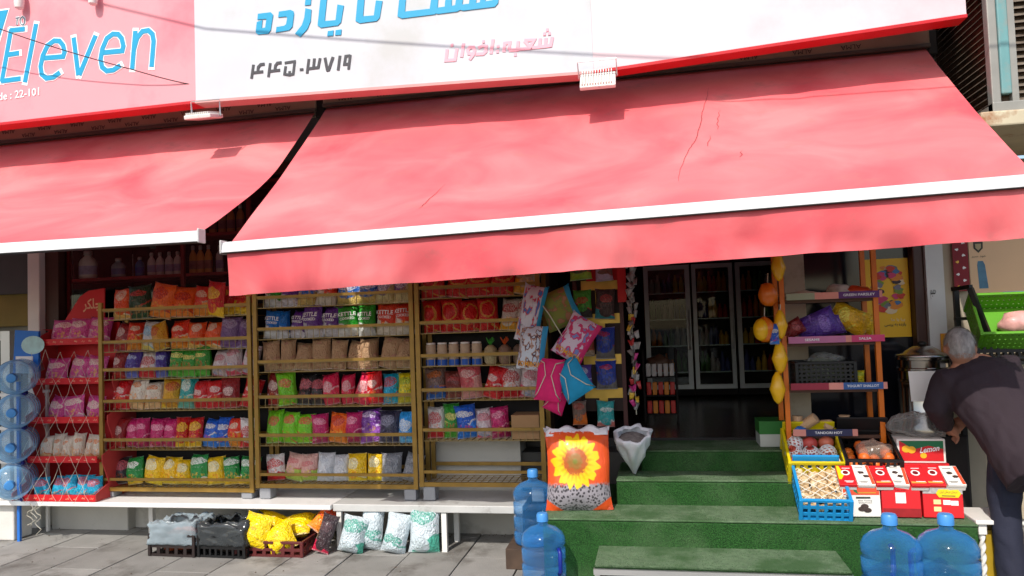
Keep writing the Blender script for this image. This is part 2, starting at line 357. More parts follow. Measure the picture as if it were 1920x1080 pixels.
TO = [[(135, 155), (168, 150)], [(152, 152), (147, 212)]]; OO = [[(195+19*cos(a*pi/8), 178+34*sin(a*pi/8)) for a in range(17)]]
for st in (TO, OO):
    pen(s_red, [sca(q, .2222) for q in st], 5.2, pure, .004, 'letter_outline'); pen(s_red, [sca(q, .2222) for q in st], 1.6, grey_ink, .008)
c0 = sgn(36, 177.5)
ca, cb = sgn(0, 182), sgn(73, 172); cdir = (cb-ca).normalized()
lettering('Code : 22-101', pure, lambda x, z: V(sgn(25, 178).x, SY-.004, sgn(25, 178).z)+cdir*x+V(0, 0, 1)*z, width=(sgn(74, 172)-sgn(-24, 184)).length, parent=s_red, off=s_red.location, bold=.012)
A_, B_, C_ = (.1481, 460, 0), (.15625, 660, 0), (.125, 820, 40)
for pts, s in (([(165,178),(325,158),(355,190),(325,385),(295,428),(165,440),(135,415),(150,282),(220,258),(210,362),(255,352),(272,242),(157,250)], A_),
    ([(430,150),(575,128),(612,145),(620,175),(600,340),(560,385),(390,415),(400,345),(495,330),(520,310),(535,230),(520,212),(420,222)], A_),
    ([(768,-30),(840,-40),(830,65),(757,72)], A_), ([(765,108),(840,125),(830,270),(790,370),(700,470),(632,430),(720,320),(750,230)], A_),
    ([(985,-280),(1065,-290),(1008,270),(1145,258),(1170,60),(1250,75),(1215,285),(1175,325),(960,355),(918,325)], A_),
    ([(1048,398),(1120,387),(1115,455),(1040,462)], A_), ([(1148,385),(1222,375),(1215,445),(1140,450)], A_),
    ([(95,-270),(175,-280),(135,198),(265,188),(290,8),(368,15),(335,215),(300,255),(95,282),(45,255)], B_),
    ([(590,-200),(665,-200),(637,142),(935,108),(965,-100),(1045,-100),(1028,95),(1115,82),(1130,-100),(1200,-100),(1198,75),(1240,65),(1265,-100),(1345,-100),(1325,58),(1405,48),(1425,-100),(1500,-100),(1490,40),(1535,32),(1560,-100),(1620,-100),(1600,20),(1690,5),(1700,-100),(1770,-100),(1755,40),(1715,85),(1340,132),(1300,122),(1265,142),(1030,172),(1010,162),(1000,175),(600,225),(548,200)], B_)):
    poly(s_wht, sca(pts, *s), blue, .006)
for st, wd in (([[(105,820),(80,996)],[(92,924),(228,908)],[(160,908),(166,850),(196,818),(246,812)]], 37), ([[(318,800),(294,976)],[(305,904),(442,888)],[(375,890),(384,832),(408,800),(460,793)]], 37),
    ([[(500,798),(640,776)],[(628,776),(608,938),(560,950),(498,940),(513,840)],[(562,945),(562,902)]], 34), ([[(692,884),(736,880)]], 34), ([[(806,748),(784,932)],[(796,872),(925,856),(948,738)],[(865,860),(876,742)]], 37),
    ([[(1010,732),(1040,892)],[(1112,722),(1056,892)],[(1028,888),(1066,884)]], 40), ([[(1200,706),(1176,892)]], 38), ([[(1330,705),(1272,714),(1256,815),(1320,812)],[(1330,696),(1308,880)]], 36)):
    pen(s_wht, [sca(q, *A_) for q in st], wd*.1481, ink, .004)
def dot(x, y): return [(x-20, y+2), (x+20, y-3)]
for st in ([[(148,420),(130,590),(265,580),(295,410)], dot(222,360)], [[(395,325),(365,540)]], [[(548,490),(470,486),(456,440),(488,392),(544,390),(560,440),(545,495),(485,578)]],
    [[(615,402),(680,367),(735,372),(726,455),(690,490),(575,496)], dot(693,305)], [[(838,270),(805,490)]], [dot(912,378), dot(903,455)], [[(1000,462),(1012,332),(1086,322),(1076,430)]],
    [[(1075,437),(1200,430),(1215,298)], dot(1170,502)], [[(1215,422),(1420,402)],[(1305,288),(1455,282),(1392,392),(1310,292)]], [[(1400,400),(1530,388),(1545,258)],[(1525,388),(1620,378),(1630,250)],[(1615,378),(1700,366),(1725,236)], dot(1650,132), dot(1608,192), dot(1680,186)]):
    pen(s_wht, [sca(q, *C_) for q in st], 6.0, lpink, .004)
# little lamp heads hanging over the red board
for k, (px, py) in enumerate(((36, 10), (174, 2))):
    p = at(px, py, SY-.05); t = thing('sign_lamp', ('white spotlight head over the blue seven on the red sign' if k == 0 else 'white spotlight head over the middle of the red sign, at the top edge'), 'lamp', p, group='spotlights over the red sign')
    MB().lathe([(.012, -.03), (.028, -.02), (.034, .02), (.03, .08), (.018, .12)], 14).build('lamp_head', white, t, 'auto')
    MB().tube([(0, 0, .11), (0, .0, .2), (0, .02, .3), (0, .048, .34)], .008, 8).build('lamp_arm', white, t, True)

# ---------------------------------------------------------------- awnings
AY = 5.1
awn_m = fabric('awning_cloth', (224, 106, 110), (212, 84, 92), (230, 130, 130))
white_bar = M('white_bar', (238, 238, 238), .35, var=.03, dirt=(190, 186, 180), ds=5, dt=.66)
cass_m = M('cassette_wrap', (150, 130, 108), .7, var=.15, vs=5); cass_d = M('cassette_rail', (92, 84, 74), .55, .3, var=.1)
alma = M('alma_ink', (52, 44, 38), .7)
def awning(label, tl, tr, fl, fr, sagx, valance, rows, seed):
    """tl..fr: back-left, back-right, front-left, front-right corners of the cloth"""
    o = tl.copy(); t = thing('awning', label, 'awning', o)
    def cloth(u, v):
        a = tl.lerp(tr, u); b = fl.lerp(fr, u); p = a.lerp(b, v); n = V(0, -.65, .76)
        s = -sagx*sin(pi*v)*(.5+.5*u) - .012*sin(pi*v)*abs(sin(u*9+seed))
        s += .012*noise.noise(V(u*9+seed, v*3, 0))*sin(pi*v)**.5 + .009*noise.noise(V(u*26-seed, v*5+u*11, 3))*(1-v)*v*3
        cx = (u-.66)/.05                                # pulled creases
        s += .010*math.exp(-(cx+1.2*(v-.4))**2*3)*sin(40*(u+.12*v))*sin(pi*v)
        return p+n*s
    b = MB(o); b.grid(cloth, 120, 44)
    b.build('canopy', awn_m, t, True)
    if valance:
        for k, line in enumerate(([(.665, .16), (.66, .24), (.648, .36), (.645, .42), (.632, .56), (.622, .62), (.606, .76), (.6, .86)], [(.675, .34), (.668, .42), (.666, .5)], [(.69, .66), (.686, .72)], [(.28, .72), (.262, .84), (.255, .88)], [(.655, .52), (.644, .63)])):
            pts = []
            for (u0, v0), (u1, v1) in zip(line, line[1:]):
                for s in range(4): pts.append(cloth(u0+(u1-u0)*s/4+.0016*sin(s*3+k), v0+(v1-v0)*s/4))
            n_ = V(0, -.65, .76); c_ = MB(o); hw = V(.002, 0, 0)
            for i in range(len(pts)-1):
                w0 = hw*sin(pi*i/len(pts))+hw*.15; w1 = hw*sin(pi*(i+1)/len(pts))+hw*.15
                c_.add([pts[i]-w0+n_*.002, pts[i]+w0+n_*.003, pts[i+1]+w1+n_*.003, pts[i+1]-w1+n_*.002], [(0, 1, 2, 3)])
            c_.build('crease_tear', M('tear_dark', (140, 62, 62), .9), t)
    f = MB(o); f.hexa([fl+V(-.03, -.03, -.038), fr+V(.03, -.03, -.038), fr+V(.03, .03, -.038), fl+V(-.03, .03, -.038)], [fl+V(-.03, -.018, .018), fr+V(.03, -.018, .018), fr+V(.03, .03, .03), fl+V(-.03, .03, .03)]); fb = f.build('front_bar', white_bar, t, bevel=.006)
    l = MB(o); l.hexa([fl+V(-.028, -.034, -.043), fr+V(.028, -.034, -.043), fr+V(.028, .02, -.043), fl+V(-.028, .02, -.043)], [fl+V(-.028, -.034, -.0385), fr+V(.028, -.034, -.0385), fr+V(.028, .02, -.0385), fl+V(-.028, .02, -.0385)]); l.build('bar_lip', dark_metal, fb)
    for p, s in ((fl, -1), (fr, 1)):
        MB(o).box(p+V(.03*s-.006, -.034, -.045), p+V(.03*s+.006, .034, .034)).build('end_cap', M('end_cap', (200, 198, 195), .4), fb, bevel=.006)
    if valance:
        def val(u, v):
            p = fl.lerp(fr, u); k = .014*sin(u*46+seed)*v+.05*noise.noise(V(u*13, v*1.2, seed))*v+.03*noise.noise(V(u*37, v*.8, seed+3))*v
            return p+V(0, k-.012, -.043-valance*v*(1-.012*noise.noise(V(u*30, 0, 1))))
        MB(o).grid(val, 140, 8).build('valance', awn_m, t, True)
    # cassette under the sign
    q0, q1 = tl+V(-.02, 0, 0), tr+V(.02, 0, 0)
    c = MB(o); c.hexa([q0+V(0, -.02, .012), q1+V(0, -.02, .012), q1+V(0, .16, .012), q0+V(0, .16, .012)], [q0+V(0, -.02, .13), q1+V(0, -.02, .13), q1+V(0, .16, .13), q0+V(0, .16, .13)]); c.build('cassette', cass_m, t, bevel=.01)
    c = MB(o); c.hexa([q0+V(0, -.03, .004), q1+V(0, -.03, .004), q1+V(0, .1, .004), q0+V(0, .1, .004)], [q0+V(0, -.03, .03), q1+V(0, -.03, .03), q1+V(0, .1, .03), q0+V(0, .1, .03)]); c.build('cassette_rail', cass_d, t, bevel=.004)
    L = (q1-q0).length; dx = (q1-q0).normalized(); me = None
    for r in range(rows):
        k = .18+.15*r; n_ = 0
        while k < L-.15:
            if me is None:
                l = lettering('ALMA', alma, lambda x, z: V(-x, 0, -z), width=.125, height=.03, parent=t); me = l.data
            else: l = obj('lettering', me, t)
            l.location = q0-o+dx*k+V(0, -.0232-.0, .062+.042*r+(-.006 if rows == 1 else -.008)); n_ += 1
            k += .30 if n_ % 2 else .34
    # folding arms
    for u in (.06, .94):
        a = tl.lerp(tr, u)+V(0, .02, -.06); e = fl.lerp(fr, u)+V(0, .06, -.03); k = a.lerp(e, .5)+V(.5*(1 if u < .5 else -1), 0, -.07-sagx*1.5)
        m = MB(o); m.bar(a, k, .035, .05); m.bar(k, e, .03, .045); m.tube([k+V(0, 0, -.04), k+V(0, 0, .04)], .03, 10); m.build('folding_arm', dark_metal, t)
    for p in (tl+V(-.04, .08, .02), tr+V(.04, .08, .02)):
        MB(o).box(p+V(-.03, -.09, -.06), p+V(.03, .07, .1)).build('bracket', dark_metal, t, bevel=.01)
    return t
tl = at(612, 206, AY); tr = at(1736, 89, AY); tl.z = (tl.z+tr.z)/2-.01; tr.z = tl.z+.02
fl = atx(428, 462, tl.x); fr = V(tr.x+.02, fl.y+.1, 0); fr = V(fr.x, fr.y, 2.16)
fr.z = EYE + (at(1905, 337, fr.y).z-EYE)
aw1 = awning('large faded red awning with hanging red valance over the doorway', tl, tr, fl, fr, .015, .235, 1, 1.0)
ltr = at(590, 212, AY); ltl = V(-7.6, AY, ltr.z-.05); lfr = atx(368, 441, ltr.x); lfl = V(-6.4, lfr.y-.05, 0); lfl.z = at(0, 464, lfl.y).z
lfl = lfr+(V(at(0, 464, lfr.y).x, lfr.y, at(0, 464, lfr.y).z)-lfr)*((-7.6-lfr.x)/(at(0, 464, lfr.y).x-lfr.x))
aw2 = awning('smaller faded red awning without valance at the left', ltl, ltr, lfl, lfr, .085, 0, 2, 4.0)
print('AWN', tl, tr, fl, fr, ltl, ltr, lfl, lfr)

# floodlights on the sign edge
def floodlight(px, py, label, wd, tilt):
    p = at(px, py, SY-.03); t = thing('floodlight', label, 'lamp', p, (radians(tilt), 0, radians(0)), 'floodlights under the sign edge')
    hs_ = MB().box((-wd/2, -.08, -.014), (wd/2, .08, .014)).build('housing', white, t, bevel=.006)
    b = MB()
    for i in range(12): b.box((-wd/2+.012+i*(wd-.024)/12, -.07, .0142), (-wd/2+.018+i*(wd-.024)/12, .07, .03))
    b.build('cooling_fins', white, hs_)
    MB().box((-wd/2+.012, -.068, -.017), (wd/2-.012, .068, -.0142)).build('lens', M('lamp_lens', (205, 190, 186), .25, var=.03), hs_)
    m = MB(); m.tube([(-wd/2-.008, .03, 0), (-wd/2-.008, .05, .11), (wd/2+.008, .05, .11), (wd/2+.008, .03, 0)], .006, 6); m.build('bracket', alu, t)
    return t
floodlight(382, 219, 'white floodlight hanging at the end of the red sign, seen from below', .2, 14)
floodlight(1121, 150, 'white floodlight hanging between the white and blush signs', .22, 52)

# thin black cable across the signs, two more whose shadows cross the boards
def wire(pts, name, label, r=.005):
    P = [V(*p) for p in pts]; out = []
    for i in range(len(P)-1):
        for k in range(12):
            s = k/12; q = P[i].lerp(P[i+1], s); q.z -= .02*sin(pi*s); out.append(q)
    out.append(P[-1]); b = MB(); b.tube(out, r, 6); tag(b.build(name, M('cable', (24, 24, 26), .6), None, True), label, 'cable')
wire([at(-80, 25, 4.3), at(250, 131, 4.5), at(440, 170, 4.65), at(612, 184, 4.99)], 'overhead_cable', 'thin black cable sagging across the red sign to the awning bracket', .0035)
wire([(-6.5, 3.9, 5.6), (-3.2, 3.6, 4.75), (.5, 3.3, 4.45), (4, 3, 4.6)], 'overhead_cable', 'higher overhead cable above the frame that shades the white sign', .007)

# ---------------------------------------------------------------- evaporative cooler and ledge at the right end
cl = at(1858, 100, 4.55)
ck = thing('evaporative_cooler', 'old evaporative cooler with brown louvres and teal corner strip, top right', 'air cooler', (cl.x, 4.55, 2.93))
X0 = cl.x; zb = at(1862, 212, 4.55).z; straw = M('straw_pad', (92, 74, 58), .95, var=.4, vs=25, bump=.6, bs=50); galv = M('galvanised', (150, 148, 140), .5, .3, var=.15, dirt=(120, 92, 66), dt=.58)
ck.location = (X0, 4.55, zb); o = ck.location.copy(); Y1 = 5.45; zt = zb+1.1
MB(o).box((X0+.03, 4.58, zb+.02), (X0+1.0, Y1-.02, zt-.02)).build('pad', straw, ck)
lv = M('louvre', (120, 108, 94), .6, .2, var=.25, vs=10, dirt=(62, 46, 36), ds=6, dt=.5)
for i in range(26):
    z = zb+.06+i*.04
    MB(o).hexa([(X0-.004, 4.62, z), (X0-.004, Y1-.04, z), (X0+.0, Y1-.04, z+.006), (X0+.0, 4.62, z+.006)], [(X0+.028, 4.62, z+.022), (X0+.028, Y1-.04, z+.022), (X0+.03, Y1-.04, z+.028), (X0+.03, 4.62, z+.028)]).build('slat', lv, ck)
    MB(o).hexa([(X0+.127, 4.548, z), (X0+.95, 4.548, z), (X0+.95, 4.552, z+.006), (X0+.127, 4.552, z+.006)], [(X0+.127, 4.574, z+.022), (X0+.95, 4.574, z+.022), (X0+.95, 4.578, z+.028), (X0+.127, 4.578, z+.028)]).build('slat', lv, ck)
teal = M('teal_paint', (104, 152, 152), .5, var=.15, dirt=(140, 146, 138), ds=5, dt=.5)
MB(o).box((X0-.012, 4.54, zb), (X0+.035, 4.6, zt)).build('corner_post', galv, ck, bevel=.006)
MB(o).box((X0+.036, 4.532, zb+.1), (X0+.09, 4.575, zt)).build('teal_strip', teal, ck, bevel=.008)
MB(o).box((X0+.091, 4.54, zb), (X0+.125, 4.576, zt)).build('stile', galv, ck)
MB(o).box((X0-.012, 4.538, zb), (X0+1.0, 4.6, zb+.06)).build('bottom_tray', galv, ck, bevel=.006)
MB(o).box((X0-.012, 4.6, zb), (X0+.03, Y1, zb+.05)).build('bottom_rail', galv, ck)
MB(o).box((X0-.012, Y1-.04, zb), (X0+.03, Y1, zt)).build('back_post', galv, ck)
ld = MB().box((X0-.1, 4.48, zb-.09), (4.6, 5.45, zb-.004)).build('ledge', M('rusty_ledge', (196, 184, 156), .7, var=.1, dirt=(150, 92, 48), ds=5, dt=.56), bevel=.01)
tag(ld, 'rust stained cream ledge carrying the evaporative cooler', 'ledge')
rb = thing('side_building', 'cream wall of the next shop right of the beige pier', 'building')
MB().box((2.142, FY-.0, -.05), (5, FY+.3, zb-.1)).build('wall', M('cream_wall', (186, 172, 146), .8, var=.1, dirt=(150, 128, 98), dt=.56), rb)
# ================================================================ shared makers
def lattice(fn, nx, nz, bx, bz, th=0):
    """sheet with nx x nz rectangular holes; bx, bz = bar share of each cell; fn(u, v) -> 3D"""
    us = [0.0]; vs_ = [0.0]
    for i in range(nx): us += [(i+bx/2)/nx, (i+1-bx/2)/nx]
    for i in range(nz): vs_ += [(i+bz/2)/nz, (i+1-bz/2)/nz]
    us.append(1.0); vs_.append(1.0); b = MB(); W = len(us)
    for v in vs_:
        for u in us: b.v.append(Vector(fn(u, v)))
    for j in range(len(vs_)-1):
        for i in range(W-1):
            if i % 2 and j % 2: continue
            a = j*W+i; b.f.append((a, a+1, a+W+1, a+W))
    return b
def solid(o, th):
    m = o.modifiers.new('s', 'SOLIDIFY'); m.thickness = th; m.offset = 0; return o
def crate(name, label, w, d, h, mat, loc, rot=(0, 0, 0), nx=6, nz=3, group=None, rim=.018, bar=.35):
    t = thing(name, label, 'crate', loc, rot, group); e = .012
    sides = [lambda u, v: V(-w/2+w*u, -d/2, h*v), lambda u, v: V(-w/2+w*u, d/2, h*v), lambda u, v: V(-w/2, -d/2+d*u, h*v), lambda u, v: V(w/2, -d/2+d*u, h*v)]
    for i, f in enumerate(sides):
        n = nx if i < 2 else max(3, int(nx*d/w)); solid(lattice(f, n, nz, bar, bar+.05).build('side_panel', mat, t), .007)
    solid(lattice(lambda u, v: V(-w/2+w*u, -d/2+d*v, .012), nx, 5, .4, .4).build('base_panel', mat, t), .008)
    b = MB()
    for a, c in (((-w/2, -d/2), (w/2, -d/2)), ((w/2, -d/2), (w/2, d/2)), ((w/2, d/2), (-w/2, d/2)), ((-w/2, d/2), (-w/2, -d/2))):
        b.bar((a[0], a[1], h), (c[0], c[1], h), rim, rim)
    for sx in (-1, 1):
        for sy in (-1, 1): b.box((sx*w/2-.011, sy*d/2-.011, 0), (sx*w/2+.011, sy*d/2+.011, h+.006))
    b.build('rim', mat, t, bevel=.003); return t
def carton(name, label, w, d, h, mat, loc, rot=(0, 0, 0), cat='box', group=None):
    o = MB().box((-w/2, -d/2, 0), (w/2, d/2, h)).build(name, mat, bevel=.003); o.location = loc; o.rotation_euler = rot
    return tag(o, label, cat, group)
# ---------------------------------------------------------------- printed foil bags
def print_group():
    g = bpy.data.node_groups.new('bag_print', 'ShaderNodeTree'); I = g.interface; N = g.nodes; L = g.links
    for n, c in (('Base', (1, 0, 0, 1)), ('Band', (1, 1, 0, 1)), ('Logo', (1, 1, 1, 1)), ('Pic', (.8, .5, .1, 1))):
        I.new_socket(n, in_out='INPUT', socket_type='NodeSocketColor').default_value = c
    for n, v in (('BandH', .35), ('LogoZ', .68), ('LogoW', .32), ('LogoH', .12), ('Ring', 0.), ('PicW', .3), ('PicH', .17)):
        I.new_socket(n, in_out='INPUT', socket_type='NodeSocketFloat').default_value = v
    I.new_socket('Color', in_out='OUTPUT', socket_type='NodeSocketColor')
    gi = N.new('NodeGroupInput'); go = N.new('NodeGroupOutput')
    def mt(op, a, b=None, c=None, clamp=False):
        n = N.new('ShaderNodeMath'); n.operation = op; n.use_clamp = clamp
        for i, q in enumerate((a, b, c)):
            if q is None: continue
            if isinstance(q, (int, float)): n.inputs[i].default_value = q
            else: L.new(q, n.inputs[i])
        return n.outputs[0]
    tc = N.new('ShaderNodeTexCoord'); sp = N.new('ShaderNodeSeparateXYZ'); L.new(tc.outputs['Generated'], sp.inputs[0])
    oi = N.new('ShaderNodeObjectInfo')
    nz = N.new('ShaderNodeTexNoise'); nz.noise_dimensions = '4D'; nz.inputs['Scale'].default_value = 3.4; L.new(tc.outputs['Generated'], nz.inputs['Vector']); L.new(mt('MULTIPLY', oi.outputs['Random'], 30.), nz.inputs['W'])
    nf = nz.outputs['Fac']; n0 = mt('SUBTRACT', nf, .5)
    rnd = oi.outputs['Random']; X = mt('ADD', sp.outputs[0], mt('ADD', mt('MULTIPLY', n0, .16), mt('MULTIPLY', mt('SUBTRACT', mt('FRACT', mt('MULTIPLY', rnd, 7.3)), .5), .16))); Z = mt('ADD', sp.outputs[2], mt('ADD', mt('MULTIPLY', n0, -.2), mt('MULTIPLY', mt('SUBTRACT', rnd, .5), .12)))
    def step(a, e=.03): return mt('MULTIPLY', a, 1/e, clamp=True)
    def mix(f, a, b):
        m = N.new('ShaderNodeMix'); m.data_type = 'RGBA'; L.new(f, m.inputs[0])
        for s, q in ((m.inputs[6], a), (m.inputs[7], b)):
            if isinstance(q, tuple): s.default_value = q
            else: L.new(q, s)
        return m.outputs[2]
    bline = mt('SUBTRACT', mt('ADD', gi.outputs['BandH'], mt('MULTIPLY', mt('SUBTRACT', X, .5), mt('MULTIPLY', mt('SUBTRACT', mt('FRACT', mt('MULTIPLY', gi.outputs['LogoW'], 31.)), .5), 1.1))), Z)
    band = step(bline)
    swoosh = mt('MULTIPLY', step(mt('SUBTRACT', .03, mt('ABSOLUTE', mt('SUBTRACT', bline, .02))), .01), .8)
    def ell(cx, cz, rx, rz):
        dx = mt('DIVIDE', mt('SUBTRACT', X, cx), rx); dz = mt('DIVIDE', mt('SUBTRACT', Z, cz), rz)
        return mt('SUBTRACT', 1., mt('ADD', mt('MULTIPLY', dx, dx), mt('MULTIPLY', dz, dz)))
    pic = ell(.5, mt('MULTIPLY', gi.outputs['BandH'], .85), gi.outputs['PicW'], gi.outputs['PicH'])
    v = N.new('ShaderNodeTexVoronoi'); v.inputs['Scale'].default_value = 9; L.new(tc.outputs['Generated'], v.inputs['Vector'])
    pc = mix(mt('MULTIPLY', v.outputs['Distance'], 1.6, clamp=True), gi.outputs['Pic'], gi.outputs['Base'])
    lg = ell(.5, gi.outputs['LogoZ'], gi.outputs['LogoW'], gi.outputs['LogoH'])
    ring = mt('MULTIPLY', gi.outputs['Ring'], step(mt('SUBTRACT', lg, .42)))
    lf = mt('MULTIPLY', mt('SUBTRACT', step(lg, .15), ring, clamp=True), .92)
    # writing-like marks inside the logo
    n2 = N.new('ShaderNodeTexNoise'); n2.inputs['Scale'].default_value = 26; n2.inputs['Detail'].default_value = 0; mp = N.new('ShaderNodeMapping'); mp.inputs['Scale'].default_value = (1.4, 0, .8); L.new(tc.outputs['Generated'], mp.inputs[0]); L.new(mp.outputs[0], n2.inputs['Vector'])
    wr = mt('MULTIPLY', step(mt('SUBTRACT', n2.outputs['Fac'], .53), .04), step(mt('SUBTRACT', lg, .12), .1))
    c = mix(band, gi.outputs['Base'], gi.outputs['Band']); c = mix(swoosh, c, gi.outputs['Logo']); c = mix(step(mt('ADD', pic, mt('MULTIPLY', n0, 1.6)), .2), c, pc); c = mix(lf, c, gi.outputs['Logo']); c = mix(mt('MULTIPLY', wr, .8), c, gi.outputs['Base'])
    # lines of small print under the logo
    pr_ = mt('MULTIPLY', step(mt('SUBTRACT', n2.outputs['Fac'], .6), .04), step(mt('SUBTRACT', .02, mt('ABSOLUTE', mt('SUBTRACT', Z, mt('SUBTRACT', gi.outputs['LogoZ'], .2)))), .01))
    c = mix(mt('MULTIPLY', pr_, .7), c, gi.outputs['Logo'])
    ed = step(mt('SUBTRACT', mt('ABSOLUTE', mt('SUBTRACT', sp.outputs[2], .5)), .465), .01)
    c = mix(mt('MULTIPLY', ed, .35), c, (.75, .75, .75, 1)); L.new(c, go.inputs[0]); return g
PG = print_group()
def foil(name, base, band=None, logo=(240, 238, 230), pic=(200, 140, 60), bh=.34, lz=.68, lw=.33, lh=.13, ring=0, pw=.3, ph=.16, rough=.28, coat=.25, alpha=1):
    if name in _m: return _m[name]
    def sat(c):
        g_ = sum(c)/3; return tuple(max(4, min(245, g_+(q-g_)*1.22)) for q in c)
    base = sat(base); band = sat(band) if band else None; pic = sat(pic)
    m, t, p = nodes(name); L = t.links; g = t.nodes.new('ShaderNodeGroup'); g.node_tree = PG
    for k, c in (('Base', base), ('Band', band or base), ('Logo', logo), ('Pic', pic)): g.inputs[k].default_value = (*lin(c), 1)
    for k, q in (('BandH', bh), ('LogoZ', lz), ('LogoW', lw), ('LogoH', lh), ('Ring', ring), ('PicW', pw), ('PicH', ph)): g.inputs[k].default_value = q
    L.new(g.outputs[0], p.inputs['Base Color']); p.inputs['Roughness'].default_value = rough; p.inputs['Coat Weight'].default_value = coat; p.inputs['Coat Roughness'].default_value = .2
    tc = t.nodes.new('ShaderNodeTexCoord'); b = t.nodes.new('ShaderNodeTexNoise'); b.inputs['Scale'].default_value = 7; b.inputs['Detail'].default_value = 3; b.inputs['Distortion'].default_value = 1.2; L.new(tc.outputs['Generated'], b.inputs['Vector'])
    bn = t.nodes.new('ShaderNodeBump'); bn.inputs['Strength'].default_value = .8; bn.inputs['Distance'].default_value = .03; L.new(b.outputs['Fac'], bn.inputs['Height']); L.new(bn.outputs[0], p.inputs['Normal'])
    _m[name] = m; return m
def bulge(u, v, seed, dy=.5):
    a = max(0, 1-abs(2*u-1)**2.4)**.55; b = max(0, 1-abs(2*v-1)**3.2)**.7
    e = abs(2*u-1)*abs(2*v-1)
    return dy*a*b*(1+.22*noise.noise(V(u*3+seed, v*3, seed)))+.10*noise.noise(V(u*6, v*5+seed, 2))*a*b - .0*e
def bag_mesh(seed, soft=0):
    b = MB(); NU, NV = 10, 12
    def side(sg):
        def f(u, v):
            pinch = 1-.10*sin(pi*v)**.6*(1+.4*noise.noise(V(seed, v*2.3, 1)))-.02
            x = (u-.5)*pinch + .03*noise.noise(V(v*2, seed*2, 4))
            crimp = (.014*sin(u*52)*(abs(2*v-1) > .93))
            z = v + .025*noise.noise(V(u*2.5, seed, 7))*(v > .5) + (.035*(abs(2*u-1)**3) if v > .9 else 0)
            lean = .16*soft*noise.noise(V(seed, u*1.5, v*1.5))
            return (x, -sg*bulge(u, v, seed+sg*5)+crimp+lean, z)
        return f
    b.grid(side(1), NU, NV); n = len(b.f); b.grid(side(-1), NU, NV)
    b.f[n:] = [tuple(reversed(q)) for q in b.f[n:]]
    me = bpy.data.meshes.new('snack_bag'); me.from_pydata(b.v, [], b.f)
    for p in me.polygons: p.use_smooth = True
    me.update(); return me
BAGS = [bag_mesh(i*1.37+.3, .5) for i in range(7)]
_bagm = {}
def bag(loc, w, h, d, mat, label, group=None, rx=0, rz=0, ry=0, var=None, name='snack_bag', cat='snack bag'):
    i = R.randrange(7) if var is None else var; k = (i, mat.name)
    if k not in _bagm: me = BAGS[i].copy(); me.name = name; me.materials.append(mat); _bagm[k] = me
    o = obj(name, _bagm[k]); o.location = loc; o.scale = (w, d, h); o.rotation_euler = (rx, ry, rz); return tag(o, label, cat, group)
_words = {}
def bag_words(o, words, mat, var):
    for body, zc, wd, hh in words:
        k = (body, zc, var, mat.name)
        if k not in _words:
            s = var*1.37+.3
            l = lettering(body, mat, lambda x, z: (x, -bulge(.5+x, zc+z, s+5)-.06, zc+z), width=wd, height=hh, bold=.02); _words[k] = l.data; l.parent = o
        else: obj('lettering', _words[k], o)
DS = {}
def ds(k, word, *a, **kw):
    if not ({'lz', 'ring', 'bh', 'lh'} & set(kw)): kw.update(lz=R.uniform(.56, .78), lw=R.uniform(.26, .44), lh=R.uniform(.08, .2), bh=R.uniform(.2, .46), pw=R.uniform(.2, .42), ph=R.uniform(.1, .2))
    DS[k] = (foil('foil_'+k, *a, **kw), word)
ds('or', 'orange and cream', (222, 92, 28), (240, 190, 110), (240, 225, 200), (220, 150, 60))
ds('or2', 'bright orange', (228, 108, 24), (232, 140, 50), (190, 30, 30), (240, 200, 90), lh=.16)
ds('dg', 'dark green', (28, 62, 36), (40, 80, 40), (200, 60, 50), (190, 150, 90))
ds('ro', 'red orange', (208, 60, 30), (236, 150, 60), (240, 220, 190), (240, 190, 80))
ds('ry', 'red and yellow', (186, 24, 28), (236, 190, 40), (240, 200, 50), (230, 170, 40), lw=.4, lh=.16)
ds('dr', 'dark red', (132, 26, 28), (160, 50, 40), (230, 200, 190), (200, 110, 60))
ds('wb', 'white and light blue', (226, 228, 226), (230, 214, 120), (120, 180, 214), (225, 200, 120))
ds('yb', 'yellow brown', (206, 158, 46), (222, 190, 60), (190, 60, 40), (180, 110, 50))
ds('pg', 'greyish purple', (120, 92, 136), (132, 100, 150), (170, 150, 180), (120, 80, 130))
ds('pu', 'purple', (112, 52, 140), (150, 90, 170), (220, 200, 230), (190, 150, 90))
ds('vi', 'violet and blue', (76, 58, 140), (110, 120, 190), (190, 200, 230), (150, 150, 200))
ds('wr', 'white and red', (228, 222, 218), (190, 40, 46), (200, 50, 50), (210, 110, 70))
ds('gr', 'green', (52, 140, 50), (90, 170, 60), (240, 220, 120), (190, 90, 40))
ds('wp', 'white and pink', (220, 206, 206), (206, 90, 110), (210, 120, 130), (120, 160, 200))
ds('rd', 'red', (190, 26, 34), (200, 50, 50), (236, 210, 200), (220, 140, 70))
ds('wo', 'white and orange', (230, 220, 204), (236, 200, 150), (220, 120, 40), (226, 150, 60))
ds('te', 'teal', (46, 160, 156), (120, 190, 170), (236, 236, 220), (220, 190, 90))
ds('mg', 'magenta', (184, 40, 104), (160, 40, 90), (240, 160, 180), (200, 120, 60))
ds('bl', 'blue', (30, 92, 180), (60, 130, 210), (236, 230, 220), (220, 60, 50))
ds('ye', 'yellow', (240, 190, 30), (244, 206, 60), (240, 236, 200), (230, 140, 40), lh=.2)
ds('gw', 'green and yellow', (30, 130, 62), (240, 196, 50), (240, 240, 230), (236, 180, 60))
ds('bk', 'black', (36, 32, 32), (50, 44, 44), (200, 90, 100), (150, 80, 60))
ds('kb', 'blue and white', (30, 120, 196), (226, 228, 230), (30, 120, 196), (214, 214, 214), bh=.4, pw=.1, ph=.05)
ds('kp', 'purple and white', (96, 48, 134), (216, 214, 220), (96, 48, 134), (206, 200, 210), bh=.42, pw=.1, ph=.05)
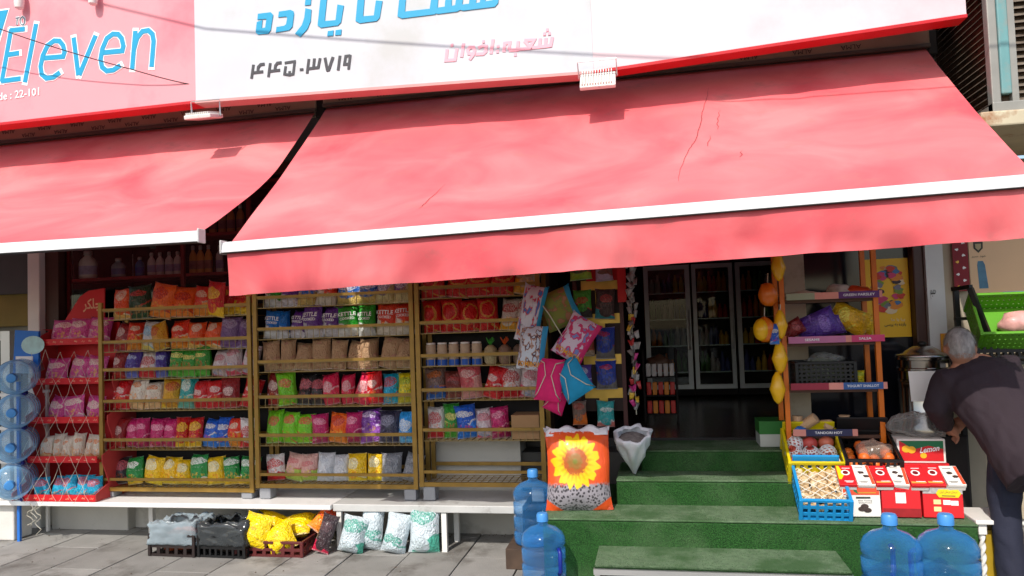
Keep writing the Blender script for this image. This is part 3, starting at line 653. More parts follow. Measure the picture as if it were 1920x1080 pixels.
ds('kg', 'green and white', (40, 148, 40), (222, 224, 220), (40, 148, 40), (206, 210, 200), bh=.36, pw=.1, ph=.05)
ds('ko', 'orange red and white', (212, 66, 30), (228, 220, 206), (212, 66, 30), (240, 190, 60), bh=.4, pw=.1, ph=.05)
ds('cb', 'blue and gold', (34, 110, 190), (214, 190, 120), (236, 236, 240), (206, 170, 80))
ds('cp', 'violet and gold', (104, 50, 130), (214, 200, 150), (236, 230, 240), (206, 170, 80))
ds('kr', 'brown kraft', (176, 146, 116), (182, 152, 122), (176, 120, 104), (168, 138, 108), rough=.6, coat=0, lz=.86, lw=.12, lh=.04, pw=.36, ph=.2)
ds('lg', 'lime green', (120, 190, 40), (140, 200, 50), (220, 70, 70), (210, 190, 90))
ds('pk', 'pink red', (206, 44, 84), (210, 70, 90), (236, 190, 190), (200, 100, 70))
ds('tq', 'turquoise', (30, 164, 196), (60, 180, 200), (206, 60, 60), (210, 180, 90))
ds('yl', 'lemon yellow', (226, 206, 40), (200, 190, 60), (160, 190, 60), (120, 170, 90))
ds('nv', 'navy', (38, 38, 60), (50, 50, 74), (140, 140, 160), (110, 110, 130))
ds('sb', 'sky blue', (60, 160, 226), (120, 190, 230), (236, 240, 244), (180, 210, 230))
ds('wh', 'white', (216, 218, 220), (206, 210, 214), (190, 196, 204), (200, 200, 205))
ds('gy', 'silver grey', (146, 148, 152), (156, 158, 160), (110, 112, 118), (130, 130, 136))
ds('pw', 'pale pink and green', (218, 176, 166), (170, 190, 90), (210, 110, 110), (206, 190, 80))
ds('rg', 'red with a gold ring', (186, 28, 26), (190, 34, 28), (220, 170, 70), (196, 60, 30), bh=.2, lz=.58, lw=.36, lh=.27, ring=1, pw=.2, ph=.06)
ds('cl', 'clear and yellow', (196, 176, 150), (220, 170, 50), (176, 140, 90), (230, 180, 60), lh=.2)
ds('rw', 'white and yellow with red logo', (226, 222, 214), (226, 170, 50), (186, 30, 34), (230, 180, 60), lz=.7, lw=.4, lh=.15)
ds('bo', 'blue and brown', (120, 96, 88), (60, 110, 180), (210, 110, 40), (60, 100, 170))
ds('br', 'reddish brown', (116, 58, 50), (136, 80, 66), (170, 60, 56), (120, 90, 70))
ds('pr', 'clear pink', (190, 90, 96), (206, 150, 140), (220, 180, 170), (190, 120, 110))
ds('pch', 'pink', (206, 88, 150), (220, 150, 180), (240, 220, 200), (240, 200, 90), lw=.36, lh=.14)
ORD = ['first', 'second', 'third', 'fourth', 'fifth', 'sixth', 'seventh', 'eighth', 'ninth', 'tenth', 'eleventh', 'twelfth']
SH = ['top', 'second', 'third', 'fourth', 'fifth', 'bottom']

# ================================================================ white bench along the window
bt = thing('bench', 'long low white bench carrying the snack racks', 'bench', (-5.3, 5.0, 0)); o = bt.location.copy()
BZ = .325
MB(o).box((-5.42, 5.0, BZ-.035), (-2.32, 5.49, BZ)).build('bench_top', M('bench_white', (232, 230, 226), .4, var=.05, dirt=(190, 184, 176), ds=4, dt=.62), bt, bevel=.006)
MB(o).box((-2.316, 5.03, BZ-.05), (-.93, 5.49, BZ+.002)).build('bench_top', M('bench_white_shaded', (190, 190, 186), .45, var=.08, dirt=(130, 126, 120), ds=5, dt=.58), bt, bevel=.006)  # same white bench; the awning's shade is put into this greyer colour
for px, yy in ((285, 5.3), (637, 5.06), (833, 5.06), (856, 5.3)):
    p = at(px, 960, yy); MB(o).box((p.x-.018, yy-.018, 0), (p.x+.018, yy+.018, BZ-.036)).build('leg', white, bt)
MB(o).box((-5.22, 5.06, 0), (-5.02, 5.24, BZ-.036)).build('leg', M('painted_block', (214, 210, 202), .8, var=.08, bump=.2, dirt=(150, 140, 128), dt=.6), bt, bevel=.012)

# ================================================================ three gold racks with bags
RY = 5.15
RACKS = [('left', -4.294, -3.012, [1.792, 1.54, 1.322, 1.076, .775, .468], .395),
         ('middle', -2.962, -1.724, [1.838, 1.60, 1.353, 1.09, .804, .511], .43),
         ('right', -1.680, -.790, [1.858, 1.605, 1.367, 1.121, .835, .535], .449)]
for nm, x0, x1, zs, zb_ in RACKS:
    t = thing('gold_rack', 'gold painted steel snack rack, %s of three on the white bench' % nm, 'rack', (x0, RY, BZ), group='gold racks on the bench'); o = t.location.copy()
    top = zs[0]+(.3 if nm != 'left' else .06)
    for xx in (x0, x1):
        for yy in (RY, RY+.3): MB(o).box((xx-.016, yy-.012, zb_-.02), (xx+.016, yy+.012, top)).build('post', gold, t)
    for k, z in enumerate(zs+([top] if nm != 'left' else [])):
        MB(o).box((x0+.0165, RY-.008, z-.0105), (x1-.0165, RY+.004, z+.0105)).build('rail', gold, t)
        MB(o).box((x0+.0165, RY+.296, z-.013), (x1-.0165, RY+.306, z+.013)).build('back_rail', gold, t)
    MB(o).box((x0+.0165, RY-.010, zb_-.018), (x1-.0165, RY+.006, zb_+.012)).build('bottom_rail', gold, t)
    for k, z in enumerate(zs):
        zs_ = z-.082 if k < 5 else zb_
        n = int((x1-x0)/.05)
        s = lattice(lambda u, v: V(x0+.02+(x1-x0-.04)*u, RY+.002+.29*v, zs_), n, 5, .1, .06); s.o = o; solid(s.build('wire_shelf', gold, t), .004)
        if k < 5:
            s = lattice(lambda u, v: V(x0+.02+(x1-x0-.04)*u, RY+.0015, zs_+(z-.012-zs_)*v), n, 1, .07, .1); s.o = o; solid(s.build('wire_front', M('wire', (140, 124, 86), .4, .5), t), .003)
    MB(o).box((x0+.018, RY+.307, zb_ if nm != 'right' else .86), (x1-.018, RY+.315, top)).build('back_panel', M('rack_gap_shade', (30, 26, 26), .8), t)  # added dark sheet for the shade between bag rows; the rack has no back
    for xx in (x0+.05, x1-.05):
        MB(o).box((xx-.045, RY-.0, BZ+.003), (xx+.045, RY+.1, zb_-.021)).build('foot', M('foot_grey', (150, 152, 156), .5, .3), t, bevel=.008)
ROWS = {
 'left': ['or dg or2 or2 ro ry ry', 'dr ro wb yb ro or or pg pg', 'dr vi wr vi gr gr gr wp wp wp', 'rd wo wo yb te rd rd dr rd', 'dr mg mg mg mg ry ry bl bl ro wr', 'bk gw ye ye ye gw ye gw gw'],
 'middle': ['kg kp cb ko cb cb cp cp', 'kb kb kp kp kp kg kg ko ko', 'kr kr kr kr kr kr kr kr kr', 'dr lg bk bk pk pk pk rd tq yl', 'lg lg lg mg or2 mg pu nv sb', 'wr pw pw wh wh ye ye gy gy'],
 'right': ['rg rg rg rg cl', 'rg rg rg rg rw rw', '', 'bo br pr rd wr wp', 'wr gr bl wp mg', '']}
for nm, x0, x1, zs, zb_ in RACKS:
    for k, row in enumerate(ROWS[nm]):
        ks = row.split()
        if not ks: continue
        zsh = zs[k]-.078 if k < 5 else zb_+.014; x_end = x1-.02
        if nm == 'right' and k == 4: x_end = x1-.25
        wsum = [R.uniform(.88, 1.12)*(.62 if (nm == 'middle' and k == 1 and i == 1) else 1) for i in range(len(ks))]; tot = sum(wsum); span = x_end-(x0+.02); xx = x0+.02
        for i, key in enumerate(ks):
            wd = span*wsum[i]/tot; m, word = DS[key]; h = R.uniform(.215, .245); d = .11
            if nm == 'left' and k == 0: h = R.uniform(.235, .265)
            if nm == 'middle' and k == 2: h = .225
            if nm == 'right' and k < 2: h = .245
            if k == 5: h = R.uniform(.19, .22)
            var = R.randrange(7)
            b = bag((xx+wd/2, RY+.09+R.uniform(0, .03), zsh), wd*R.uniform(1.1, 1.28), h*R.uniform(.94, 1.06), d*R.uniform(.9, 1.25), m, '%s bag, %s from left, %s shelf, %s gold rack' % (word, ORD[i], SH[k], nm), 'snack bags on the gold racks', rx=radians(R.uniform(-17, -2)), rz=radians(R.uniform(-16, 16)), ry=radians(R.uniform(-6, 6)+(R.choice((-9, 9)) if R.random() < .15 else 0)), var=var)
            if key in ('kb', 'kp', 'kg', 'ko') and not (nm == 'middle' and k == 1 and i == 1): bag_words(b, (('KETTLE', .70, .74, .13), ('COOKED', .55, .6, .085)), pure, var)
            xx += wd
            # a second bag tucked behind
# loose red and yellow bag leaning at the top right of the left rack
bag(at(405, 560, RY+.02)-V(0, 0, .14), .17, .27, .1, DS['ry'][0], 'glossy red and yellow bag leaning out beside the large awning corner', ry=radians(9), rx=radians(6), rz=radians(-12), var=2)

# tubs and tied bags on the third shelf of the right rack
tub_m = M('tub_beige', (190, 166, 140), .7, var=.12, vs=30, bump=.4, bs=80)
x0, x1, zs = RACKS[2][1], RACKS[2][2], RACKS[2][3]; zsh = zs[2]-.079
for i in range(5):
    t = thing('snack_tub', 'beige ribbed tub, %s from left on the right gold rack' % ORD[i], 'tub', (x0+.075+i*.086, RY+.07, zsh), group='beige tubs on the right rack')
    MB().lathe([(.036, .0), (.038, .004), (.038, .045), (.0365, .052), (.039, .06), (.0365, .075), (.039, .09), (.0365, .105), (.039, .12), (.0365, .135), (.038, .15), (.03, .156)], 16).build('tub_body', tub_m, t, True)
    MB().lathe([(.0385, .004), (.0392, .01), (.0392, .04), (.0385, .046)], 16, cap=False).build('tub_label', M('tub_blue', (40, 90, 180), .5), t, True)
    MB().lathe([(.034, .1562), (.034, .166), (.03, .168)], 16).build('tub_lid', paperw, t, True)
for i, (tc_, tw) in enumerate((((60, 150, 50), 'green'), ((200, 80, 30), 'orange'), ((30, 40, 32), 'black'))):
    t = thing('tied_bag', 'small clear bag of nuts tied with %s ribbon on the right gold rack' % tw, 'tied bag', (x0+.52+i*.105, RY+.075, zsh), group='tied nut bags on the right rack')
    MB().lathe([(.03, 0), (.046, .02), (.05, .07), (.045, .115), (.018, .14)], 16).build('bag_body', M('nuts_%d' % i, ((176, 160, 120), (140, 112, 92), (110, 92, 78))[i], .5, var=.4, vs=60, bump=.6, bs=70), t, True)
    b = MB()
    for k in range(9):
        a = k*.7; b.tube([(0, 0, .14), (.012*cos(a), .012*sin(a), .16), (.03*cos(a), .03*sin(a), .175+.01*(k % 3))], [.005, .006, .003], 5)
    b.build('ribbon', M('ribbon_%d' % i, tc_, .4), t)
carton('carton', 'plain brown carton at the right end of the fifth shelf, right gold rack', .2, .2, .17, card, (x1-.13, RY+.14, zs[4]-.078))

# ================================================================ red cardboard stand left of the racks
red_card = M('red_card', (206, 24, 32), .5, var=.06)
st = thing('display_stand', 'red cardboard display stand of pink snack bags at the left end of the bench', 'display stand', (-4.62, 5.1, BZ)); o = st.location.copy()
lips = [(640, 68, 188, 5.24), (714, 60, 187, 5.19), (787, 56, 184, 5.13), (861, 52, 181, 5.07), (936, 42, 178, 5.0)]
TR = []
for i, (py, xa, xb, Y) in enumerate(lips):
    a = at(xa, py, Y); b = at(xb, py, Y); z = a.z*.5+b.z*.5; z0 = z-.028; h = .05
    if i == 4: z0 = BZ+.003
    ty = MB(o).box((a.x, Y+.0085, z0), (b.x, 5.46, z0+.008)).build('tray', red_card, st)
    MB(o).box((a.x, Y, z0), (b.x, Y+.008, z0+h)).build('tray_lip', red_card, ty)
    n = 9
    for k in range(n):
        if k != 4: lettering(R.choice(['لي', 'ﻤﻴ', 'ﺴﺎ']), M('lip_white', (240, 190, 150), .5), lambda x, zz: V(a.x+(b.x-a.x)*(k+.6)/n+x, Y-.001, z0+h/2+zz), width=.032, height=.018, parent=ty, off=o)
    TR.append((a.x, b.x, Y, z0+.008))
for s in (0, 1):
    pts = []
    for (ax, bx, Y, z) in TR: pts.append(((ax if s == 0 else bx), Y, z))
    X = min(p[0] for p in pts)-.006 if s == 0 else max(p[0] for p in pts)+.004
    prof = [(X, 5.46, BZ+.003), (X, 5.46, 1.66), (X, 5.3, 1.66)]
    for (_, Y, z) in pts: prof += [(X, Y+.14, z+.11), (X, Y+.0, z+.05), (X, Y+.0, z-.005)]
    prof.append((X, pts[-1][1], BZ+.003))
    MB(o).prism(prof, (.006, 0, 0)).build('side_panel', M('red_card_side', (186, 60, 58), .6, var=.1), st)
MB(o).box((TR[0][0], 5.462, BZ+.003), (TR[0][1], 5.47, 1.7)).build('back_panel', red_card, st)
hp = [at(x, y, 5.46) for x, y in ((122, 600), (150, 556), (166, 545), (196, 540), (196, 600))]
MB(o).prism(hp, (0, .01, 0)).build('header', red_card, st)
lettering('ﺮﻜﺎﭼ', M('lip_white', (240, 230, 225), .5), lambda x, z: at(172, 573, 5.458)+V(x, 0, z), width=.17, height=.12, parent=st, off=o, bold=.02)
stand_rows = [('pch', 'pink', 3, .2), ('pch', 'pink', 3, .2), ('pch', 'pink', 3, .19), ('wo', 'white and orange', 6, .19), ('tq', 'blue', 5, .16)]
for k, (key, word, n, h) in enumerate(stand_rows):
    ax, bx, Y, z = TR[k]
    for i in range(n):
        xx = ax+.03+(bx-ax-.05)*(i+.5)/n
        bag((xx, Y+.1+R.uniform(-.01, .03), z), (bx-ax)/n*R.uniform(.95, 1.12), h*R.uniform(.95, 1.08), .1, DS[key][0], '%s bag, %s from left on the %s tray of the red stand' % (word, ORD[i], ['top', 'second', 'third', 'fourth', 'bottom'][k]), 'bags on the red display stand', rx=radians(R.uniform(-18, -2)), rz=radians(R.uniform(-20, 20)), ry=radians(R.uniform(-8, 8)))
# string net hung over the stand
nb_ = MB(); U, W_ = 9, 9
def netp(i, j):
    u = i/U; v = j/W_; k = min(v*4.2, 3.999); q = int(k); f = k-q
    Y = lips[q][3]*(1-f)+lips[q+1][3]*f-.03; ax = TR[q][0]*(1-f)+TR[q+1][0]*f; bx = TR[q][1]*(1-f)+TR[q+1][1]*f
    z = TR[0][3]-.06+(BZ+.0-TR[0][3]+.05)*v
    return V(ax-.02+(bx-ax)*u+.02*noise.noise(V(i*.9, j*.8, 2)), Y-.012*abs(noise.noise(V(i, j, 5))), z+.03*noise.noise(V(i*.7, j*1.1, 9)))
for i in range(U+1):
    for j in range(W_):
        for d in (-1, 1):
            if 0 <= i+d <= U and (i+j) % 2 == 0: nb_.tube([netp(i, j), netp(i+d*.5, j+.5)+V(0, 0, -.008), netp(i+d, j+1)], .0012, 4, False)
for q in range(3): nb_.tube([netp(2+q*.4, W_)+V(.03*sin(s*1.3+q), -.02, -.02*s-.012*abs(sin(s*2+q))) for s in range(9 if q < 2 else 12)], .0022, 4)
tag(nb_.build('string_net', string), 'loose pale string net draped over the front of the red stand', 'net')['kind'] = 'stuff'

# ================================================================ water bottles
def bottle_glass(name, col, tint, fac=.3, rough=.1):
    m, t, p = nodes(name); L = t.links; p.inputs['Base Color'].default_value = (*lin(col), 1); p.inputs['Roughness'].default_value = rough; p.inputs['Coat Weight'].default_value = .6
    tr = t.nodes.new('ShaderNodeBsdfTransparent'); tr.inputs[0].default_value = (*tint, 1); mx = t.nodes.new('ShaderNodeMixShader')
    lw = t.nodes.new('ShaderNodeLayerWeight'); lw.inputs[0].default_value = .4; ma = t.nodes.new('ShaderNodeMath'); ma.operation = 'MULTIPLY_ADD'; ma.inputs[1].default_value = .75; ma.inputs[2].default_value = fac; ma.use_clamp = True
    L.new(lw.outputs['Facing'], ma.inputs[0]); L.new(ma.outputs[0], mx.inputs[0]); L.new(tr.outputs[0], mx.inputs[1]); L.new(p.outputs[0], mx.inputs[2]); L.new(mx.outputs[0], t.nodes['Material Output'].inputs[0]); return m
pc_blue = bottle_glass('bottle_plastic', (64, 140, 205), (.76, .88, .97), .12)
pc_water = bottle_glass('bottle_water', (16, 84, 160), (.35, .6, .86), .12, .05)
pc_pale = bottle_glass('bottle_pale', (150, 200, 236), (.84, .93, .98), .2)
cap_b = M('bottle_cap', (70, 140, 205), .35, var=.08); handle_b = M('bottle_handle', (20, 40, 130), .4)
BP = [(.118, 0), (.132, .012), (.135, .03), (.135, .075), (.124, .083), (.124, .093), (.135, .102), (.135, .172), (.124, .18), (.124, .19), (.135, .2), (.135, .267), (.124, .275), (.124, .285), (.135, .295), (.134, .33), (.118, .362), (.085, .388), (.045, .402), (.031, .41), (.029, .45)]
def water_bottle(label, loc, rot=(0, 0, 0), shell=pc_blue, group=None, handle=True, scale=1, full=True):
    t = thing('water_bottle', label, 'water bottle', loc, rot, group); t.scale = (scale,)*3
    bs_ = MB().lathe(BP, 32).build('bottle_shell', shell, t, True)
    if full and shell is None: MB().lathe([(r-.006, z+.004) for r, z in BP[:16]], 24).build('water', pc_water if shell is pc_blue else shell, t, True)
    MB().lathe([(.036, .43), (.036, .468), (.03, .478), (.012, .48)], 20).build('cap', cap_b, bs_, 'auto')
    if handle:
        MB().tube([(.05, -.128, .29), (.05, -.15, .27), (.05, -.15, .16), (.05, -.128, .14)], .013, 8).build('handle', handle_b, bs_, True)
    return t
bk = thing('bottle_rack', 'white and blue metal rack holding lying water bottles at the far left', 'rack', (-5.3, 4.8, 0)); o = bk.location.copy()
cy = [(24, 706), (24, 771), (22, 836), (20, 906)]
for i, (px, py) in enumerate(cy):
    p = at(px, py, 4.86); q = p+V(0, .14, 0)
    t = water_bottle('pale blue water bottle lying cap outward, %s from top in the left rack' % ORD[i], p+V(-.24, .33, -.01), (radians(90), 0, radians(36)), pc_pale, 'water bottles in the left rack', True, 1, True)
    for yy in (5.02, 5.3): MB(o).box((p.x-.42, yy, p.z-.165), (p.x-.1, yy+.025, p.z-.142)).build('cradle_bar', white, bk)
px0 = at(24, 771, 4.86).x
for xx in (px0-.44, px0-.14):
    for yy in (5.046, 5.326): MB(o).box((xx-.012, yy, 0), (xx+.012, yy+.02, 1.25)).build('post', M('rack_blue', (40, 110, 196), .45) if yy < 5.1 else white, bk)
hs = thing('water_sign', 'blue water advertisement panel with pale oval above the lying bottles', 'sign', at(50, 700, 5.22)); o = hs.location.copy()
q = [at(x, y, 5.22) for x, y in ((24, 700), (72, 700), (72, 621), (28, 619))]
MB(o).prism(q, (0, .02, 0)).build('panel', M('sign_panel_blue', (20, 110, 200), .4), hs)
c = at(62, 647, 5.22); MB(o).prism([V(c.x+.11*cos(a*pi/10), 5.217, c.z+.075*sin(a*pi/10)) for a in range(20)], (0, .0025, 0)).build('oval', M('oval_pale', (176, 214, 210), .4, var=.2, vs=14), hs)
q = [at(x, y, 5.22)+V(0, -.003, 0) for x, y in ((30, 700), (62, 700), (62, 668), (30, 668))]; MB(o).prism(q, (0, .0025, 0)).build('white_field', paperw, hs)
# ================================================================ steps covered with artificial grass
def turf_mat():
    m, t, p = nodes('artificial_turf'); L = t.links; tc = t.nodes.new('ShaderNodeTexCoord')
    n = t.nodes.new('ShaderNodeTexNoise'); n.inputs['Scale'].default_value = 160; n.inputs['Detail'].default_value = 3; L.new(tc.outputs['Object'], n.inputs['Vector'])
    r = t.nodes.new('ShaderNodeValToRGB'); e = r.color_ramp.elements; e[0].position = .3; e[0].color = (*lin((18, 46, 18)), 1); e[1].position = .7; e[1].color = (*lin((48, 100, 40)), 1); L.new(n.outputs['Fac'], r.inputs[0])
    n2 = t.nodes.new('ShaderNodeTexNoise'); n2.inputs['Scale'].default_value = 4; n2.inputs['Detail'].default_value = 6; L.new(tc.outputs['Object'], n2.inputs['Vector'])
    q = t.nodes.new('ShaderNodeMapRange'); q.inputs[1].default_value = .45; q.inputs[2].default_value = .8; q.inputs[4].default_value = .4; L.new(n2.outputs['Fac'], q.inputs[0])
    mx = t.nodes.new('ShaderNodeMix'); mx.data_type = 'RGBA'; mx.inputs[7].default_value = (*lin((96, 120, 84)), 1); L.new(q.outputs[0], mx.inputs[0]); L.new(r.outputs[0], mx.inputs[6])
    L.new(mx.outputs[2], p.inputs['Base Color']); p.inputs['Roughness'].default_value = .85; p.inputs['Specular IOR Level'].default_value = .3
    b = t.nodes.new('ShaderNodeBump'); b.inputs['Strength'].default_value = .8; b.inputs['Distance'].default_value = .008; L.new(n.outputs['Fac'], b.inputs['Height']); L.new(b.outputs[0], p.inputs['Normal']); return m
turf = turf_mat()
dusty = M('worn_turf', (92, 114, 84), .9, var=.25, vs=30, bump=.5, bs=140, dirt=(60, 90, 52), ds=3.2, dt=.46)
stp = thing('entrance_steps', 'green artificial turf steps climbing to the dark doorway', 'steps', (0, 4.17, 0)); o = stp.location.copy()
LV = [(-.38, .97, 4.195, 4.552, .22), (-.72, 1.72, 4.55, 4.902, .38), (-.28, 1.5, 4.9, 5.182, .54), (-.12, 1.1, 5.18, 5.58, .68)]
for i, (xa, xb, ya, yb, z) in enumerate(LV):
    zlo = (0 if i == 1 else LV[i-1][4]-.16) if i else .203
    MB(o).box((xa, ya, zlo), (xb, 5.56 if i else yb, z-.012)).build('step', turf, stp, bevel=.012)
    MB(o).box((xa, ya-.004, z-.012), (xb, yb+.01, z)).build('tread', dusty, stp, bevel=.005)
# steel frame of the bottom step
m_ = MB(o); m_.bar((-.385, 4.196, .186), (.975, 4.196, .186), .034, .03)
m_.build('frame_rail', alu, stp)
for xx in (-.365, .3, .955): MB(o).box((xx-.014, 4.183, 0), (xx+.014, 4.211, .17)).build('frame_leg', alu, stp)
MB(o).box((-.36, 4.3, 0), (.95, 4.32, .2)).build('step_back', M('rust_dark', (60, 42, 34), .8, var=.3), stp)
# short blades on risers and treads
bl_ = MB(o)
for (xa, xb, ya, yb, z) in LV:
    zl = z-.16 if z > .3 else .208
    for k in range(int(5600*(xb-xa))):
        if k % 3:
            p = V(R.uniform(xa, xb), ya-.001, R.uniform(zl, z)); d = V(R.uniform(-.5, .5), -1, R.uniform(-.2, .7)).normalized()*R.uniform(.005, .011)
        else:
            p = V(R.uniform(xa, xb), R.uniform(ya, min(yb, ya+.35)), z); d = V(R.uniform(-.6, .6), R.uniform(-.6, .6), .7).normalized()*R.uniform(.003, .007)
        s = V(R.uniform(-1, 1), 0, R.uniform(-1, 1)).normalized()*.0011; bl_.add([p-s, p+s, p+d], [(0, 1, 2)])
g = bl_.build('turf_blades', turf, stp); g['kind'] = 'stuff'
# crumbs of paper lying on the treads
cb_ = MB(o)
for k in range(46):
    i = R.choice((0, 0, 0, 1, 1, 2)); xa, xb, ya, yb, z = LV[i]; p = V(R.uniform(max(xa, -.1), min(xb, .95)), R.uniform(ya+.03, yb-.02), z+.004); s = R.uniform(.003, .007)
    cb_.add([p+V(-s, -s*.6, 0), p+V(s, -s*.4, .002), p+V(s*.7, s, 0), p+V(-s*.5, s, .003)], [(0, 1, 2, 3)])
tag(cb_.build('paper_crumbs', paperw), 'tiny white crumbs scattered on the green treads', 'litter', kind='stuff')

# ================================================================ bottles and sacks by the steps
b1 = at(1018, 1000, 4.36); water_bottle('blue water bottle on the pavement before the sunflower sack', (b1.x, 4.36, .002), (0, 0, .5), pc_blue, None, True, .96)
carton('wood_block', 'low dark wooden block behind the front left water bottle', .32, .3, .13, M('old_wood', (74, 58, 46), .8, var=.3, vs=12, stretch=(1, 8, 1)), (at(1000, 950, 4.92).x, 4.88, .001), cat='block')
b2 = at(1000, 900, 4.9); water_bottle('blue water bottle half hidden behind the sunflower sack', (b2.x, 4.88, .132), (0, 0, 2.2), pc_blue, None, True, 1)
water_bottle('blue water bottle at the right, nearer the steps, below the red cartons', (1.165, 4.2, .002), (0, 0, 2.5), pc_blue, 'pair of bottles below the red cartons', True, 1.09)
water_bottle('blue water bottle at the right, nearer the white twisted leg', (1.44, 4.215, .002), (0, 0, 3.9), pc_blue, 'pair of bottles below the red cartons', True, 1.09)
def sunflower_mat():
    m, t, p = nodes('sunflower_print'); N = t.nodes; L = t.links
    def mt(op, a, b=None, clamp=False):
        n = N.new('ShaderNodeMath'); n.operation = op; n.use_clamp = clamp
        for i, q in enumerate((a, b)):
            if q is None: continue
            if isinstance(q, (int, float)): n.inputs[i].default_value = q
            else: L.new(q, n.inputs[i])
        return n.outputs[0]
    def mix(f, a, b):
        n = N.new('ShaderNodeMix'); n.data_type = 'RGBA'; L.new(f, n.inputs[0])
        for s, q in ((n.inputs[6], a), (n.inputs[7], b)):
            if isinstance(q, tuple): s.default_value = (*lin(q), 1)
            else: L.new(q, s)
        return n.outputs[2]
    tc = N.new('ShaderNodeTexCoord'); sp = N.new('ShaderNodeSeparateXYZ'); L.new(tc.outputs['Generated'], sp.inputs[0]); X = mt('SUBTRACT', sp.outputs[0], .48); Z0 = sp.outputs[2]; Z = mt('SUBTRACT', Z0, .58)
    r = mt('SQRT', mt('ADD', mt('MULTIPLY', X, X), mt('MULTIPLY', mt('MULTIPLY', Z, Z), 1.25))); th = mt('ARCTAN2', Z, X)
    pet = mt('MULTIPLY', mt('ABSOLUTE', mt('SINE', mt('MULTIPLY', th, 7.5))), .07); pet2 = mt('MULTIPLY', mt('SINE', mt('MULTIPLY', th, 23.)), .014)
    def st(a, e=.015): return mt('MULTIPLY', a, 1/e, True)
    n = N.new('ShaderNodeTexNoise'); n.inputs['Scale'].default_value = 22; n.inputs['Detail'].default_value = 5; L.new(tc.outputs['Generated'], n.inputs['Vector'])
    v = N.new('ShaderNodeTexVoronoi'); v.inputs['Scale'].default_value = 24; L.new(tc.outputs['Generated'], v.inputs['Vector'])
    seeds = mix(st(mt('SUBTRACT', v.outputs['Distance'], .28), .25), (52, 48, 52), (150, 144, 150))
    ns = mt('MULTIPLY', mt('SUBTRACT', n.outputs['Fac'], .5), .12)
    c = mix(st(mt('SUBTRACT', mt('ADD', .33, ns), Z0), .04), (226, 84, 30), seeds)
    corner = mt('SUBTRACT', mt('SUBTRACT', mt('MULTIPLY', mt('ABSOLUTE', X), .9), .2), mt('MULTIPLY', Z0, 1.6)); c = mix(st(mt('ADD', corner, .02), .02), c, (224, 82, 30))
    c = mix(st(mt('SUBTRACT', mt('ADD', mt('ADD', .30, pet), pet2), r)), c, mix(st(mt('SUBTRACT', mt('ADD', .25, mt('MULTIPLY', pet2, 3.)), r), .08), (246, 196, 8), (236, 166, 4)))
    c = mix(st(mt('SUBTRACT', mt('ADD', .19, ns), r), .03), c, (176, 88, 30)); c = mix(st(mt('SUBTRACT', mt('ADD', .12, ns), r), .03), c, (150, 106, 44)); c = mix(st(mt('SUBTRACT', .05, r), .03), c, (120, 120, 44))
    c = mix(st(mt('SUBTRACT', mt('ADD', Z0, ns), .93), .01), c, (226, 222, 226))
    L.new(c, p.inputs['Base Color']); p.inputs['Roughness'].default_value = .45; p.inputs['Coat Weight'].default_value = .2
    b = N.new('ShaderNodeBump'); b.inputs['Strength'].default_value = .4; b.inputs['Distance'].default_value = .02; n3 = N.new('ShaderNodeTexNoise'); n3.inputs['Scale'].default_value = 6; L.new(tc.outputs['Generated'], n3.inputs['Vector']); L.new(n3.outputs['Fac'], b.inputs['Height']); L.new(b.outputs[0], p.inputs['Normal']); return m
sm = bag_mesh(9.3, .4)
sm.materials.append(sunflower_mat()); sf = obj('seed_sack', sm); sf.location = (-.505, 4.74, .381); sf.scale = (.44, .2, .505); sf.rotation_euler = (radians(-10), radians(-1), radians(3))
tag(sf, 'orange seed sack printed with a big yellow sunflower on the green step', 'sack')
fz = MB()
fz.grid(lambda u, v: (-.2+.4*u, -.02*sin(u*9)-.05*(1-v)+.02*noise.noise(V(u*6, v*3, 1)), .49+.055*v+.014*sin(u*17+2)*v), 24, 4); k_ = fz.build('folded_top', M('sack_white', (222, 220, 222), .6, var=.05), sf, True); solid(k_, .004)
k_.scale = (1/.44, 1/.2, 1/.505); k_.location = (0, .1, -.05)
# open white sack with its pointed bottom on the third step
ws = thing('white_sack', 'open white plastic sack tapering to a point beside the doorway steps', 'sack', (-.165, 5.09, .546), (radians(24), 0, 0))
b = MB(); prof = [(.012, 0), (.026, .035), (.042, .07), (.066, .12), (.085, .165), (.098, .2), (.108, .23), (.116, .27), (.12, .305), (.108, .318), (.095, .3)]
b.lathe(prof, 44, cap=False)
for v_ in b.v:
    a = math.atan2(v_.y, v_.x); f = 1+.22*noise.noise(V(cos(a)*2, sin(a)*2, v_.z*7))+.09*sin(a*8+v_.z*14)*min(1, v_.z*5)+.12*noise.noise(V(cos(a)*5, sin(a)*5, v_.z*20)); v_.x *= f; v_.y *= f*.9; v_.z += .018*noise.noise(V(cos(a)*1.5, sin(a)*1.5, 4))
b.build('sack_body', M('sack_plastic', (214, 216, 220), .35, var=.05), ws, True)
MB().blob((0, 0, .262), (.098, .088, .03), 16, 6, .2, 3).build('contents', M('ash_grey', (120, 114, 110), .9, var=.4, vs=50, bump=.5, bs=80), ws, True)

